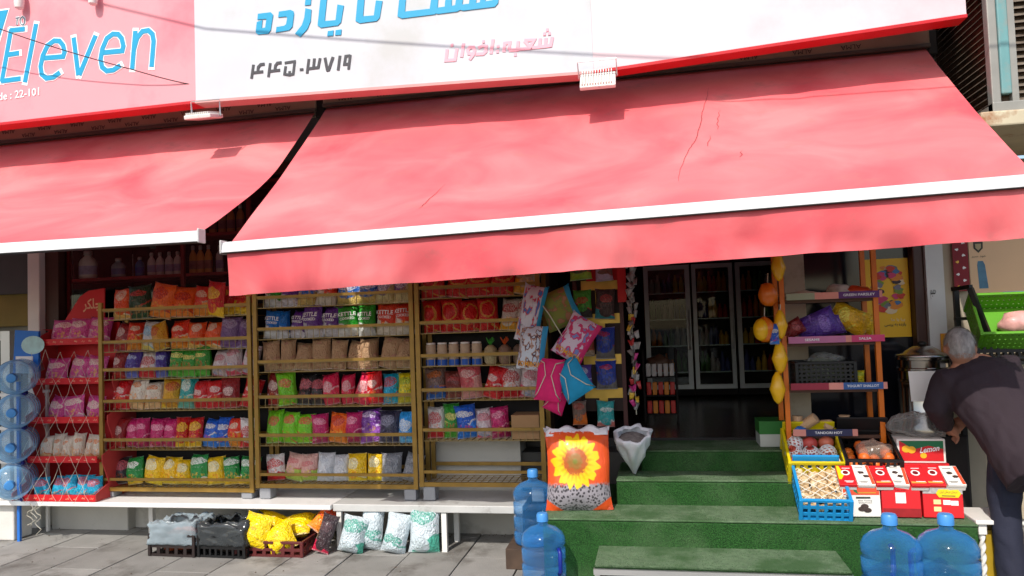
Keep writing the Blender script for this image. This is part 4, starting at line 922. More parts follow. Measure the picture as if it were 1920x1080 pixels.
# ================================================================ gold packet board left of the doorway
gb = thing('packet_board', 'gold painted display board hung with nut packets left of the doorway', 'display board', (-.37, 5.34, .95)); o = gb.location.copy()
goldf = M('gold_foil_board', (206, 170, 76), .35, .4, var=.25, vs=7, bump=.2, bs=18)
MB(o).box((-.545, 5.34, .93), (-.215, 5.352, 1.99)).build('board', M('board_dark', (46, 24, 22), .6), gb)
MB(o).box((-.4, 5.325, .96), (-.34, 5.339, 1.86)).build('upright_band', goldf, gb)
for z in (1.83, 1.59, 1.3, 1.06): MB(o).box((-.5, 5.318, z-.035), (-.22, 5.3245, z+.035)).build('cross_band', goldf, gb)
MB(o).box((-.46, 5.312, 1.86), (-.2, 5.336, 2.1)).build('red_panel', red_card, gb)
MB(o).box((-.56, 5.3, .66), (-.53, 5.36, 2.5)).build('post', M('dark_red_frame', (70, 26, 24), .5), gb)
MB(o).box((-.232, 5.3, .66), (-.204, 5.36, 2.5)).build('post', M('dark_red_frame', (70, 26, 24), .5), gb)
ds('n1', 'green and red', (60, 84, 40), (150, 180, 60), (190, 40, 40), (110, 70, 40)); ds('n2', 'bright green and black', (70, 150, 50), (40, 36, 34), (190, 30, 30), (50, 46, 44), bh=.5)
ds('n3', 'brown and grey', (130, 60, 40), (170, 150, 130), (190, 80, 50), (160, 130, 110)); ds('n4', 'violet', (90, 70, 150), (110, 90, 170), (200, 200, 220), (120, 100, 170)); ds('n5', 'clear and orange', (130, 110, 100), (220, 120, 50), (180, 80, 60), (220, 130, 60))
ds('n6', 'brown and lilac', (120, 84, 74), (190, 170, 190), (170, 60, 60), (120, 80, 60)); ds('n7', 'dark brown and teal', (62, 46, 46), (40, 130, 140), (170, 60, 60), (70, 56, 50), bh=.26); ds('n8', 'blue seed', (24, 60, 150), (110, 106, 104), (190, 30, 40), (70, 66, 64), bh=.5, lz=.74, lw=.3, lh=.09, pw=.5, ph=.3); ds('n9', 'teal and white', (60, 160, 160), (200, 120, 110), (220, 224, 220), (170, 180, 180))
seed_ink = M('print_white', (236, 236, 236), .5)
for k, (key, px, py, w_, h_) in enumerate((('n1', 1090, 525, .15, .16), ('n2', 1094, 597, .125, .2), ('n3', 1096, 668, .14, .19), ('n4', 1092, 727, .14, .16), ('n5', 1088, 797, .1, .17), ('n6', 1134, 527, .12, .17), ('n7', 1134, 598, .135, .21), ('n8', 1136, 673, .13, .22), ('n8', 1138, 730, .14, .2), ('n9', 1136, 800, .12, .18))):
    p = at(px, py, 5.27); word = DS[key][1]
    b = bag((p.x, 5.27, p.z), w_*1.1, h_, .06, DS[key][0], '%s packet, %s down the %s column of the gold board' % (word, ORD[k % 5], 'left' if k < 5 else 'right'), 'packets on the gold board', rx=radians(R.uniform(-8, 4)), rz=radians(R.uniform(-12, 12)), ry=radians(R.uniform(-4, 4)), name='nut_packet', cat='nut packet')
tag(MB().box((-.236, 5.22, 1.70), (-.175, 5.224, 2.02)).build('red_strip', M('red_strip', (186, 16, 22), .5)), 'long narrow red card strip hanging beside the packet board', 'strip')
sp_ = thing('sachet_strip', 'hanging strip of small crinkled white sachets at the doorway edge', 'sachet strip', (-.14, 5.18, .9)); o = sp_.location.copy()
MB(o).tube([(-.14, 5.2, .92), (-.145, 5.19, 1.5), (-.14, 5.2, 2.2)], .003, 5).build('cord', string, sp_)
sach = [M('sachet_%d' % i, c, .3, var=.2, vs=30) for i, c in enumerate(((150, 148, 148), (112, 104, 102), (180, 60, 60), (206, 170, 60), (190, 60, 130)))]
for k in range(44):
    z = .98+k*.0245; m = sach[0 if z > 1.6 else R.choice((0, 1, 1, 2, 3, 4, 0))]
    b = MB(); a = R.uniform(-1, 1); w_ = R.uniform(.014, .03)
    b.grid(lambda u, v: (w_*(u-.5)*2*(.4+.6*v), .012*sin(u*7+k)+.02*(v-.5)*a, .05*(v-.5)), 5, 3); s_ = b.build('sachet', m, sp_, True); solid(s_, .002)
    s_.location = (R.uniform(-.03, .03), R.uniform(-.03, .01), z-.9); s_.rotation_euler = (R.uniform(-.5, .5), R.uniform(-.5, .5), R.uniform(-1, 1))

# ================================================================ cushions and drawstring bags hung at the end of the right rack
def cushion_mat(name, base, spots, edge):
    m, t, p = nodes(name); L = t.links; tc = t.nodes.new('ShaderNodeTexCoord'); n = t.nodes.new('ShaderNodeTexNoise'); n.inputs['Scale'].default_value = 5; n.inputs['Detail'].default_value = 2; L.new(tc.outputs['Generated'], n.inputs['Vector'])
    r = t.nodes.new('ShaderNodeValToRGB'); r.color_ramp.interpolation = 'CONSTANT'; e = r.color_ramp.elements; e[0].color = (*lin(base), 1); e[1].position = .5; e[1].color = (*lin(spots[0]), 1)
    for i, c in enumerate(spots[1:]): k = e.new(.56+.06*i); k.color = (*lin(c), 1)
    L.new(n.outputs['Fac'], r.inputs[0])
    sx = t.nodes.new('ShaderNodeSeparateXYZ'); L.new(tc.outputs['Generated'], sx.inputs[0]); f = t.nodes.new('ShaderNodeMath'); f.operation = 'GREATER_THAN'; f.inputs[1].default_value = .82; L.new(sx.outputs[0], f.inputs[0])
    mx = t.nodes.new('ShaderNodeMix'); mx.data_type = 'RGBA'; mx.inputs[7].default_value = (*lin(edge), 1); L.new(f.outputs[0], mx.inputs[0]); L.new(r.outputs[0], mx.inputs[6]); L.new(mx.outputs[2], p.inputs['Base Color']); p.inputs['Roughness'].default_value = .7; return m
ca_ = cushion_mat('cushion_white_blue', (206, 204, 214), [(190, 186, 200), (200, 60, 70), (70, 110, 180)], (36, 150, 196)); cb2 = cushion_mat('cushion_pink', (210, 190, 206), [(200, 60, 120), (206, 50, 90), (120, 130, 190)], (214, 40, 110)); cc_ = cushion_mat('cushion_green_blue', (130, 140, 60), [(120, 132, 70), (150, 110, 70), (170, 120, 90)], (40, 150, 196)); cd_ = cushion_mat('cushion_photo', (200, 206, 216), [(176, 140, 124), (90, 60, 70), (190, 200, 214)], (50, 150, 200))
mag = M('magenta_cloth', (214, 28, 104), .75, var=.12, vs=4, bump=.2, bs=12); cya = M('cyan_cloth', (24, 142, 186), .75, var=.12, vs=4, bump=.2, bs=12)
def sign_words(o, body, col, zc, wd, hh, var): bag_words(o, ((body, zc, wd, hh),), M('letters_'+col, {'multi': (220, 150, 40), 'navy': (40, 60, 130), 'white': (236, 236, 236)}[col], .5), var)
for (px, py, w_, h_, m, ang, yy, lab, wd, var) in (
    (985, 640, .17, .38, ca_, 14, 4.93, 'white and blue printed cushion hung highest at the end of the right rack', 'multi', 0),
    (1062, 612, .26, .26, cc_, -20, 5.03, 'green and blue rounded cushion behind the other hung cushions', None, 1),
    (1060, 672, .23, .3, cb2, 32, 4.92, 'pink and white printed cushion tilted beside the drawstring bags', 'multi', 2),
    (994, 693, .2, .29, cd_, 7, 4.88, 'pale blue cushion with blurred print above the magenta drawstring bag', 'multi', 3)):
    p = at(px, py, yy); b = bag((p.x, yy, p.z), w_, h_, .12, m, lab, 'hung cushions', ry=radians(ang), rz=radians(R.uniform(-10, 10)), var=var, name='cushion', cat='cushion')
    if wd: sign_words(b, 'POMIBON', wd, .14, .8, .12, var)
for (px, py, w_, h_, m, ang, yy, lab) in ((1026, 752, .19, .28, mag, 8, 4.86, 'magenta drawstring bag hanging at the end of the right rack'), (1092, 742, .22, .25, cya, -32, 4.88, 'cyan drawstring bag hanging beside the magenta one'), (1034, 772, .15, .2, mag, 25, 4.95, 'smaller magenta drawstring bag half hidden below the larger one'), (1062, 670, .16, .16, mag, 20, 4.97, 'magenta bag corner peeking out under the pink cushion')):
    p = at(px, py, yy); b = bag((p.x, yy, p.z), w_, h_, .09, m, lab, None, ry=radians(ang), rz=radians(R.uniform(-15, 15)), name='drawstring_bag', cat='bag')
    l = MB()
    for s in (-1, 1): l.tube([(s*.46, -.1, .96), (s*.2, -.5, .9), (s*.1, -.66, .62), (s*.32, -.5, .2), (s*.46, -.1, .05)], .014, 6)
    l.build('cord', string, b, True)
hk = MB(); a0 = at(1000, 540, 5.0); hk.tube([at(1000, 535, 5.14), at(1000, 550, 4.95), at(1030, 590, 4.9), at(1060, 640, 4.9)], .004, 6); tag(hk.build('twine', string, None, True), 'pale cord from which the cushions hang', 'cord')

# ================================================================ red shelving with bottles behind the window
wsf = thing('window_shelf', 'dark red shelving of household bottles behind the window glass', 'shelf', (-4.9, 5.62, .66)); o = wsf.location.copy(); redsh = M('red_shelf', (150, 30, 38), .5, var=.1)
for px in (131, 345, 470): xx = at(px, 500, 5.6).x; MB(o).box((xx-.016, 5.575, .67), (xx+.016, 5.6, 3.2)).build('post', redsh, wsf)
xl, xr = at(96, 500, 5.6).x, -1.2; zsv = at(280, 516, 5.6).z; zsu = at(400, 436, 5.6).z
for z in (zsv, zsu, zsu+.42, zsv-.45): MB(o).box((xl, 5.601, z-.025), (xr, 5.9, z)).build('shelf_board', redsh, wsf)
def soap(lab, px, z, col, w_, h_, grp, yy=5.68, name='detergent_bottle'):
    x = at(px, 480, yy).x; t = thing(name, lab, 'bottle', (x, yy, z+.001), group=grp)
    b = MB(); b.lathe([(w_*.46, 0), (w_*.5, .01), (w_*.5, h_*.55), (w_*.42, h_*.68), (w_*.2, h_*.8), (w_*.16, h_*.84)], 16)
    for v_ in b.v: v_.y *= .6
    b.build('bottle_body', M('soap_%d_%d_%d' % col, col, .35, var=.05), t, True)
    MB().lathe([(w_*.2, h_*.84), (w_*.2, h_*.97), (w_*.14, h_)], 12).build('bottle_cap', M('soap_cap', (206, 204, 206), .4), t, True)
    MB().lathe([(w_*.505, h_*.15), (w_*.505, h_*.45)], 16, Matrix.Diagonal((1, .61, 1, 1)), False).build('bottle_label', M('soap_label_%d_%d_%d' % col, tuple(int(c*.75+40*(i == 2)) for i, c in enumerate(col)), .5, var=.3, vs=20), t, True)
for i, px in enumerate((284, 300, 317, 333)): soap('pale detergent bottle behind the glass, %s from left of four' % ORD[i], px, zsv, (232, 228, 232), .075, .2, 'pale bottles behind the window')
for i, px in enumerate((362, 376, 391)): soap('amber shampoo bottle behind the glass, %s from left of three' % ORD[i], px, zsv, (226, 160, 80), .07, .24, 'amber bottles behind the window')
soap('white lotion bottle behind the glass next to the amber ones', 412, zsv, (210, 206, 210), .07, .23, None)
soap('big white jug on the shelf behind the left glass', 165, zsv, (230, 236, 232), .17, .25, None)
soap('pale jug behind the left glass beside the brown jamb', 118, zsv, (170, 176, 172), .12, .25, None)
soap('pale tub behind the glass right of the big jug', 222, zsv, (150, 170, 184), .13, .17, None)
soap('blue bottle behind the glass left of the pale detergent bottles', 262, zsv, (30, 100, 170), .085, .17, None)
for i, px in enumerate((400, 418, 434, 452)): soap('amber bottle on the upper window shelf between the awnings, %s from left' % ORD[i], px, zsu, (176, 110, 60), .07, .24, 'amber bottles on the upper window shelf')

# ================================================================ inside the doorway: fridges, stand, carton
frm = M('fridge_frame', (196, 208, 212), .4, .3, var=.06); fr_in = M('fridge_dark', (24, 24, 26), .7); cols = ((206, 50, 46), (226, 140, 40), (90, 140, 80), (206, 206, 206), (80, 90, 160), (236, 196, 80))
drink = [M('drink_%d' % i, c, .4) for i, c in enumerate(cols)]
for k, (xa, xb) in enumerate(((-.10, .43), (.435, .9), (.91, 1.42))):
    t = thing('drinks_fridge', 'glass door drinks fridge inside the shop, %s from left' % ORD[k], 'fridge', (xa, 8.55, .666), group='fridges at the back of the shop'); o = t.location.copy(); zt = 2.16
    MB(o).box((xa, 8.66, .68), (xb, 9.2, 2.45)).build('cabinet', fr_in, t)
    fl_ = lattice(lambda u, v: V(xa+.01+(xb-xa-.02)*u, 8.58, .76+(zt-.76)*v), 1, 1, .2, .07); fl_.o = o; dr_ = solid(fl_.build('door', frm, t), .04)
    MB(o).box((xa+.062, 8.575, .812), (xb-.062, 8.58, zt-.052)).build('door_glass', glass_pane(), dr_)
    MB(o).box((xa, 8.57, zt+.02), (xb, 8.655, 2.44)).build('header', M('fridge_header_%d' % k, ((96, 30, 34), (120, 40, 90), (110, 120, 130))[k], .4), t)
    if k == 0: lettering('ﻮﻧﺎﺷ', M('print_white', (236, 236, 236), .5), lambda x, z: V((xa+xb)/2+x, 8.568, 2.3+z), width=.26, height=.1, parent=t, off=o, bold=.03)
    MB(o).tube([(xb-.035, 8.55, 1.2), (xb-.035, 8.53, 1.25), (xb-.035, 8.53, 1.6), (xb-.035, 8.55, 1.65)], .01, 6).build('handle', frm, dr_)
    for s in range(4):
        z = .95+s*.3; MB(o).box((xa+.065, 8.605, z-.012), (xb-.065, 8.655, z)).build('shelf', frm, t)
        n = 6
        for i in range(n):
            x = xa+.1+(xb-xa-.2)*i/(n-1); h = R.uniform(.14, .24)
            MB(o).lathe([(.026, 0), (.028, .01), (.028, h*.6), (.012, h*.85), (.012, h)], 8, Matrix.Translation((x, 8.63, z+.001))).build('drink_bottle', drink[(k*2+s+i//2) % 6], t, True)
cs = thing('sweets_stand', 'dark little stand of sweets just inside the doorway', 'stand', (.04, 6.6, .666)); o = cs.location.copy()
for s in range(3):
    z = .75+s*.16; MB(o).box((-.09, 6.55, z-.012), (.17, 6.75, z)).build('shelf', darkin, cs)
    for i in range(5): MB(o).box((-.08+i*.05, 6.56, z+.001), (-.04+i*.05, 6.6, z+.11)).build('sweet_packet', drink[(i+s*2) % 2 if s < 2 else 3], cs, bevel=.006)
for xx in (-.1, .18): MB(o).box((xx-.008, 6.56, .667), (xx+.008, 6.75, 1.3)).build('post', darkin, cs)
MB(o).blob((.04, 6.62, 1.19), (.1, .06, .06), 12, 6, .5, 2).build('bag_heap', M('heap_brown', (90, 66, 52), .5, var=.4), cs, True)
gc = carton('green_carton', 'green and white carton on the floor right of the doorway', .2, .22, .17, M('carton_white', (180, 184, 176), .6), (.78, 5.4, .682)); MB().box((-.102, -.112, .085), (.102, .112, .172)).build('lid', M('carton_green', (40, 110, 40), .6), gc)
# ================================================================ orange shelf with seasoning trays
os_ = thing('orange_shelf', 'orange painted steel shelf of seasoning trays right of the doorway', 'shelf', (1.12, 5.1, .68)); o = os_.location.copy()
OX0, OX1, OY0, OY1 = .835, 1.405, 5.1, 5.36
for xx, yy in ((OX0, OY0), (OX1, OY0), (OX0, OY1), (OX1, OY1)): MB(o).box((xx-.015, yy-.015, .55), (xx+.015, yy+.015, 2.3)).build('post', orange_paint, os_)
SZ = [1.665, 1.385, 1.085, .79]
for z in SZ: MB(o).box((OX0+.016, OY0-.01, z-.02), (OX1-.016, OY1+.01, z)).build('shelf_board', M('shelf_dark', (80, 50, 34), .6), os_)
lipm = [M('lip_rose', (214, 140, 126), .55), M('lip_purple', (92, 44, 110), .55), M('lip_pink', (206, 60, 110), .55), M('lip_blue', (50, 90, 150), .55), M('lip_navy', (44, 46, 80), .55), M('lip_sage', (150, 156, 130), .55), M('lip_mauve', (186, 110, 150), .55), M('lip_wine', (150, 40, 60), .55)]
inkw = M('print_white', (236, 236, 236), .5)
for k, (z, seg, words) in enumerate(zip(SZ, (((0, .3, 5), (.3, .55, 0), (.55, .97, 1), (.97, 1, 0)), ((0, .12, 6), (.12, .6, 6), (.6, .66, 0), (.66, 1, 2)), ((0, .4, 7), (.4, .55, 0), (.55, .96, 3), (.96, 1, 0)), ((0, .2, 0), (.2, .92, 4), (.92, 1, 0))), ((('GREEN PARSLEY', .76),), (('SESAME', .25), ('SALSA', .8)), (('YOGURT SHALLOT', .75),), (('TANDORI HOT', .55),)))):
    L0, L1 = OX0+.02, OX1+(.03 if k < 3 else -.16)
    t = thing('seasoning_tray', 'printed cardboard tray with coloured lip on the %s orange shelf' % SH[k if k < 3 else 5], 'tray', (L0, OY0-.05, z+.001), group='trays on the orange shelf'); o2 = t.location.copy()
    MB(o2).box((L0, OY0-.045, z+.001), (L1, OY1-.05, z+.006)).build('tray_base', card, t)
    for a, b_, mi in seg: MB(o2).box((L0+(L1-L0)*a, OY0-.052, z+.001), (L0+(L1-L0)*b_, OY0-.046, z+.044)).build('tray_lip', lipm[mi], t)
    for wd, u in words: lettering(wd, inkw, lambda x, zz: V(L0+(L1-L0)*u+x, OY0-.0535, z+.0225+zz), width=min(.19, .015*len(wd)), height=.016, parent=t, off=o2, bold=.015)
def heap(name, lab, cat, c, r, mat, seed, jit=.5, smooth=True, n=18, m=10):
    b = MB(); b.blob((0, 0, 0), r, n, m, jit, seed)
    zmin = -r[2]*.75
    for v_ in b.v:
        v_ += V(*(noise.noise(v_*18+V(seed, i*7, 0)) for i in range(3)))*.16*min(r); v_.z = max(v_.z, zmin)
    o_ = b.build(name, mat, None, smooth); o_.location = (c[0], c[1], c[2]-zmin); return tag(o_, lab, cat)
pl = lambda n, c, **k: M(n, c, .3, var=.18, vs=12, bump=.5, bs=22, coat=.3, **k)
heap('snack_heap', 'flat pale paper bags on the top orange shelf', 'bags', (1.0, 5.2, SZ[0]+.007), (.14, .08, .03), M('pale_paper_bag', (190, 176, 156), .6, var=.2), 2)
heap('plush_toy', 'grey and white fluffy bundle on the top orange shelf', 'bundle', (1.21, 5.2, SZ[0]+.007), (.085, .06, .055), M('fluffy_grey', (176, 164, 152), .9, var=.35, vs=14), 5, .3)
heap('snack_heap', 'orange red bag lying at the right of the top orange shelf', 'bags', (1.33, 5.2, SZ[0]+.007), (.1, .07, .04), pl('foil_ored', (200, 70, 30)), 8)
for i, (x, c, w_, lab, ry_) in enumerate(((.93, (120, 36, 34), .16, 'dark red crumpled bag at the left of the second orange shelf', 60), (1.04, (86, 56, 140), .26, 'crumpled purple bags in the middle of the second orange shelf', 68), (1.14, (98, 66, 150), .2, 'small purple bag lying on the second orange shelf', 75), (1.28, (224, 178, 40), .25, 'glossy yellow bags at the right of the second orange shelf', -62), (1.33, (232, 190, 50), .2, 'lower yellow bag over the tray lip of the second shelf', -70))):
    bag((x-.11*(1 if ry_ > 0 else -1), 5.13+.035*i, SZ[1]+.05+.012*i), w_*.72, w_, .1, foil('foil_shelf%d' % i, c, c, tuple(min(255, q+60) for q in c), tuple(int(q*.8) for q in c)), lab, None, ry=radians(ry_), rz=radians(R.uniform(-20, 20)), name='crumpled_bag', cat='bag')
bc = crate('plastic_crate', 'black plastic crate with pattern on the third orange shelf', .36, .22, .16, black_pl, (1.09, 5.24, SZ[2]+.007), nx=12, nz=6, bar=.45)
heap('greens_bundle', 'grey green leaves in clear film filling the black crate', 'vegetables', (1.09, 5.24, SZ[2]+.03), (.16, .09, .09), M('grey_green', (120, 128, 104), .5, var=.4, vs=20, bump=.4, bs=30), 4, .3)
heap('film_bag', 'crumpled clear bag on top of the black crate', 'bag', (1.11, 5.22, SZ[2]+.165), (.11, .07, .035), film('clear_film', (200, 200, 196), .15, .15, .5, 12), 6)
bag((1.3, 5.2, SZ[2]+.008), .09, .1, .08, DS['yl'][0], 'little yellow packet beside the black crate', None, name='small_packet', cat='packet')
cupm = M('paper_cups', (196, 160, 122), .7, var=.06, vs=40, stretch=(1, 1, 14))
def cups(lab, loc, rot, n=10):
    t = thing('cup_stack', lab, 'cups', loc, rot, 'stacks of paper cups'); 
    prof = []
    for i in range(n): prof += [(.03, i*.012), (.036, i*.012+.0105), (.0335, i*.012+.0118)]
    MB().lathe(prof, 18).build('cups', cupm, t, True); MB().lathe([(.036, n*.012), (.026, n*.012+.001)], 18).build('top_lid', cupm, t, True)
cups('upright stack of brown cups in the middle of the bottom orange shelf', (1.2, 5.18, SZ[3]+.007), (0, 0, 0), 9)
cups('leaning stack of brown cups at the left of the bottom orange shelf', (.9, 5.17, SZ[3]+.007), (0, radians(4), 0), 9)
cups('tilted stack of brown cups beside the leaning one', (.93, 5.14, SZ[3]+.05), (0, radians(55), radians(-30)), 9)
cups('stack of brown cups lying toward the viewer', (1.06, 5.2, SZ[3]+.046), (radians(80), 0, radians(20)), 8)
heap('blue_packet', 'small blue packet among the brown cups', 'packet', (.905, 5.09, SZ[3]+.007), (.035, .02, .03), pl('foil_bluep', (40, 100, 170)), 3)
# yellow and orange toys on a cord
yt = M('toy_yellow', (232, 178, 20), .35, var=.08, coat=.3); ot = M('toy_orange', (206, 104, 10), .35, var=.08, coat=.3)
for i, (px, py, kind, m, lab, r) in enumerate(((1459, 498, 1, yt, 'yellow spindle toy hung highest on the orange shelf post', .05), (1440, 552, 0, ot, 'orange ball hung upper beside the orange shelf', .068), (1434, 618, 0, ot, 'orange and yellow ball hung lower beside the orange shelf', .072), (1463, 606, 1, yt, 'yellow spindle toy behind the small blue packet', .05), (1462, 668, 1, yt, 'yellow cone toy hung below the balls', .055), (1458, 725, 1, yt, 'lowest yellow cone toy beside the orange shelf', .055))):
    p = at(px, py, 5.0); t = thing('hanging_toy', lab, 'toy', p, group='yellow and orange toys on a cord')
    if kind: MB().lathe([(.008, -r*2.0), (r*.5, -r*1.6), (r*.95, -r*.3), (r*.7, r*.5), (r*.55, r*1.1), (.01, r*1.7)], 9).build('toy_body', m, t, True)
    else:
        MB().blob((0, 0, 0), (r*.92, r*.8, r*1.12), 16, 10, .12, i).build('toy_body', m, t, True)
        if i == 2: MB().blob((-r*.35, -.012, 0), (r*.68, r*.95, r*1.0), 16, 10).build('yellow_half', yt, t, True)
    MB().tube([(0, 0, r), (.01, .03, r+.07)], .003, 5).build('loop', string, t)
p = at(1452, 628, 4.97); bag(p-V(0, 0, .06), .06, .13, .03, DS['bl'][0], 'little blue packet hung in front of the orange balls', None, name='small_packet', cat='packet')

# ================================================================ poster, right wall things
ps = thing('yellow_poster', 'yellow poster with a colourful swirl of shapes beside the orange shelf', 'poster', (1.65, 5.59, 1.39)); o = ps.location.copy()
PA, PB, PC, PD = at(1636, 487, 5.58), at(1706, 484, 5.58), at(1719, 632, 5.58), at(1655, 634, 5.58)
z0, z1 = 1.39, 1.94
MB(o).box((1.47, 5.585, z0), (1.764, 5.594, z1)).build('sheet', M('poster_yellow', (240, 190, 20), .45, var=.08, vs=3), ps)
pcs = [M('poster_%s' % n, c, .5) for n, c in (('magenta', (206, 60, 110)), ('red', (206, 60, 40)), ('green', (120, 150, 50)), ('grey', (120, 120, 130)), ('cream', (230, 210, 170)), ('dark', (60, 44, 50)), ('orange', (226, 140, 40)), ('blue', (70, 120, 170)))]
cx_, cz_ = 1.625, 1.73
for k in range(34):
    a = k*2*pi/34*1.15+.6; rr = .095+.02*sin(k*2.3); c = V(cx_+rr*.78*cos(a), 5.5835-.00025*k, cz_+rr*1.35*sin(a)); w_ = R.uniform(.014, .034)
    pts = [c+V(w_*cos(q*2*pi/9+a)*(1.5 if q % 3 else .8), 0, w_*sin(q*2*pi/9+a)) for q in range(9)]
    MB(o).prism(pts, (0, .00015, 0)).build('print_patch', pcs[k % 8], ps)
lettering('ﯽﺳﺮﭘ ﻪﺑ ﻩﺩﺯﺎﯾ', pcs[5], lambda x, z: V(1.66+x, 5.5825, 1.475+z), width=.14, height=.03, parent=ps, off=o, bold=.02)
lettering('ﺎﻣ ﺎﺑ ﺎﯿﺑ', pcs[4], lambda x, z: V(1.68+x, 5.5822, 1.51+z), width=.09, height=.024, parent=ps, off=o, bold=.02)
def wall_strip():
    t = thing('red_banner', 'narrow dark red banner with small white marks right of the beige pier', 'banner', (2.055, 5.44, 1.69)); o = t.location.copy()
    MB(o).box((2.0, 5.44, 1.69), (2.095, 5.446, 2.4)).build('cloth', M('dark_red_cloth', (130, 18, 34), .6), t)
    for k in range(16):
        z = 1.72+k*.042; x = 2.025+(k % 2)*.042; MB(o).prism([V(x+.012*cos(a*pi/3+k), 5.4385, z+.012*sin(a*pi/3+k)*(1 if a % 2 else .4)) for a in range(6)], (0, .001, 0)).build('mark', inkw if k % 4 else yt, t)
wall_strip()
pp = thing('peach_panel', 'peach advertisement panel with a dark shield emblem and a blue can', 'poster', (2.3, 5.47, 1.68)); o = pp.location.copy()
MB(o).box((2.112, 5.47, 1.66), (2.75, 5.485, 2.35)).build('sheet', M('peach_sheet', (224, 186, 146), .3, var=.06, vs=3), pp)
e_ = at(1834, 463, 5.468); sh = [(-.03, .035), (.03, .035), (.028, -.01), (0, -.04), (-.028, -.01)]
MB(o).prism([e_+V(x, 0, z) for x, z in sh], (0, .0015, 0)).build('emblem', M('emblem_dark', (54, 52, 44), .5), pp)
MB(o).prism([e_+V(x*.6, -.001, z*.6) for x, z in sh], (0, .0008, 0)).build('emblem_inner', M('emblem_pale', (170, 156, 120), .5), pp)
lettering('ﺮﯿﺳ ﺩﻮﺧ', M('emblem_dark', (54, 52, 44), .5), lambda x, z: e_+V(x, 0, z-.065), width=.09, height=.016, parent=pp, off=o)
q_ = at(1844, 510, 5.468); MB(o).prism([q_+V(x, 0, z) for x, z in ((-.03, -.11), (.026, -.11), (.012, .05), (.0, .075), (-.03, .075), (-.035, .05))], (0, .0015, 0)).build('printed_can', M('can_blue', (70, 120, 150), .4, var=.4, vs=12), pp)
tag(MB().box((1.90, 5.455, 1.28), (1.955, 5.459, 1.41)).build('price_card', M('ochre_card', (206, 140, 30), .5)), 'small ochre card stuck low on the white post', 'card')
lettering('ﻢﯿﻤﺣ', M('pen_black', (40, 40, 44), .6), lambda x, z: at(1750, 552, 5.465)+V(x*.35, 0, z*1.6), width=.1, height=.04, parent=bd)

# ================================================================ green crate on black stand
gk = crate('green_crate', 'bright green plastic crate tipped forward at the right edge', .42, .3, .16, M('lime_plastic', (92, 158, 34), .4, var=.08), (2.17, 5.1, 1.44), (radians(52), 0, radians(-6)), nx=14, nz=4, bar=.62)
MB().box((-.03, .145, .15), (.09, .162, .166)).build('label_clip', M('clip_blue', (30, 80, 160), .4), gk)
MB().box((-.2, -.14, .012), (.2, .14, .02)).build('liner', M('lime_plastic', (92, 158, 34), .4), gk)
heap('pink_bag', 'clear bag of pink goods lying in the green crate', 'bag', (2.19, 5.03, 1.42), (.11, .07, .065), M('pink_goods', (226, 168, 160), .35, var=.25, vs=14, bump=.5, bs=18, coat=.4), 7, .35)
crate('black_crate', 'black plastic crate just under the green crate', .46, .3, .1, black_pl, (2.18, 5.16, 1.26), nx=12, nz=2, bar=.4)
crate('green_crate', 'second green crate lower, mostly behind the man', .44, .3, .14, M('lime_plastic', (92, 158, 34), .4), (2.25, 5.2, .98), nx=10, nz=3, bar=.5)
bs = thing('black_stand', 'black steel stand with slanted struts carrying the crates', 'stand', (2.1, 5.1, 0)); o = bs.location.copy()
for xx in (1.93, 2.45): MB(o).box((xx-.015, 5.22, 0), (xx+.015, 5.25, 1.7)).build('upright', black_pl, bs)
MB(o).bar((1.945, 5.05, 1.70), (2.02, 4.98, 1.36), .03, .03).build('strut', black_pl, bs); MB(o).bar((1.9, 5.2, 1.7), (1.95, 5.05, 1.71), .025).build('strut', black_pl, bs)
for z in (1.245, .965): MB(o).box((1.9, 5.0, z-.02), (2.45, 5.32, z)).build('shelf', black_pl, bs)
MB(o).box((1.9, 5.19, 1.5), (2.0, 5.215, 1.52)).build('cross_bar', black_pl, bs)

# ================================================================ steel boiler, cupboard under it
cbd = MB().box((1.52, 5.1, -.001), (1.9, 5.42, .78)).build('cupboard', M('cupboard_dark', (34, 28, 26), .6, var=.3), bevel=.01); tag(cbd, 'dark low cupboard under the steel boiler', 'cupboard')
sv = thing('steel_boiler', 'shiny steel tea boiler with domed lid and white paper sheet', 'boiler', (1.715, 5.25, .781))
MB().lathe([(.15, 0), (.16, .01), (.16, .05), (.15, .07), (.15, .33), (.158, .335), (.158, .345), (.15, .35), (.15, .40), (.16, .405), (.16, .42), (.15, .425), (.15, .47), (.165, .475), (.165, .49)], 36).build('boiler_body', M('boiler_steel', (170, 164, 158), .16, 1, var=.08), sv, 'auto')
MB().lathe([(.163, .491), (.158, .505), (.12, .512), (.1, .53), (.06, .555), (.02, .562)], 30).build('lid', steel, sv, True)
MB().blob((0, 0, .575), (.03, .03, .016), 12, 6).build('knob', black_pl, sv, True)
tag(MB().hexa([V(1.58, 5.085, 1.0), V(1.75, 5.085, 1.0), V(1.75, 5.086, 1.0), V(1.58, 5.086, 1.0)], [V(1.572, 5.085, 1.19), V(1.755, 5.083, 1.19), V(1.755, 5.084, 1.19), V(1.572, 5.086, 1.19)]).build('paper_sheet', paperw), 'white paper sheet taped to the steel boiler', 'paper')

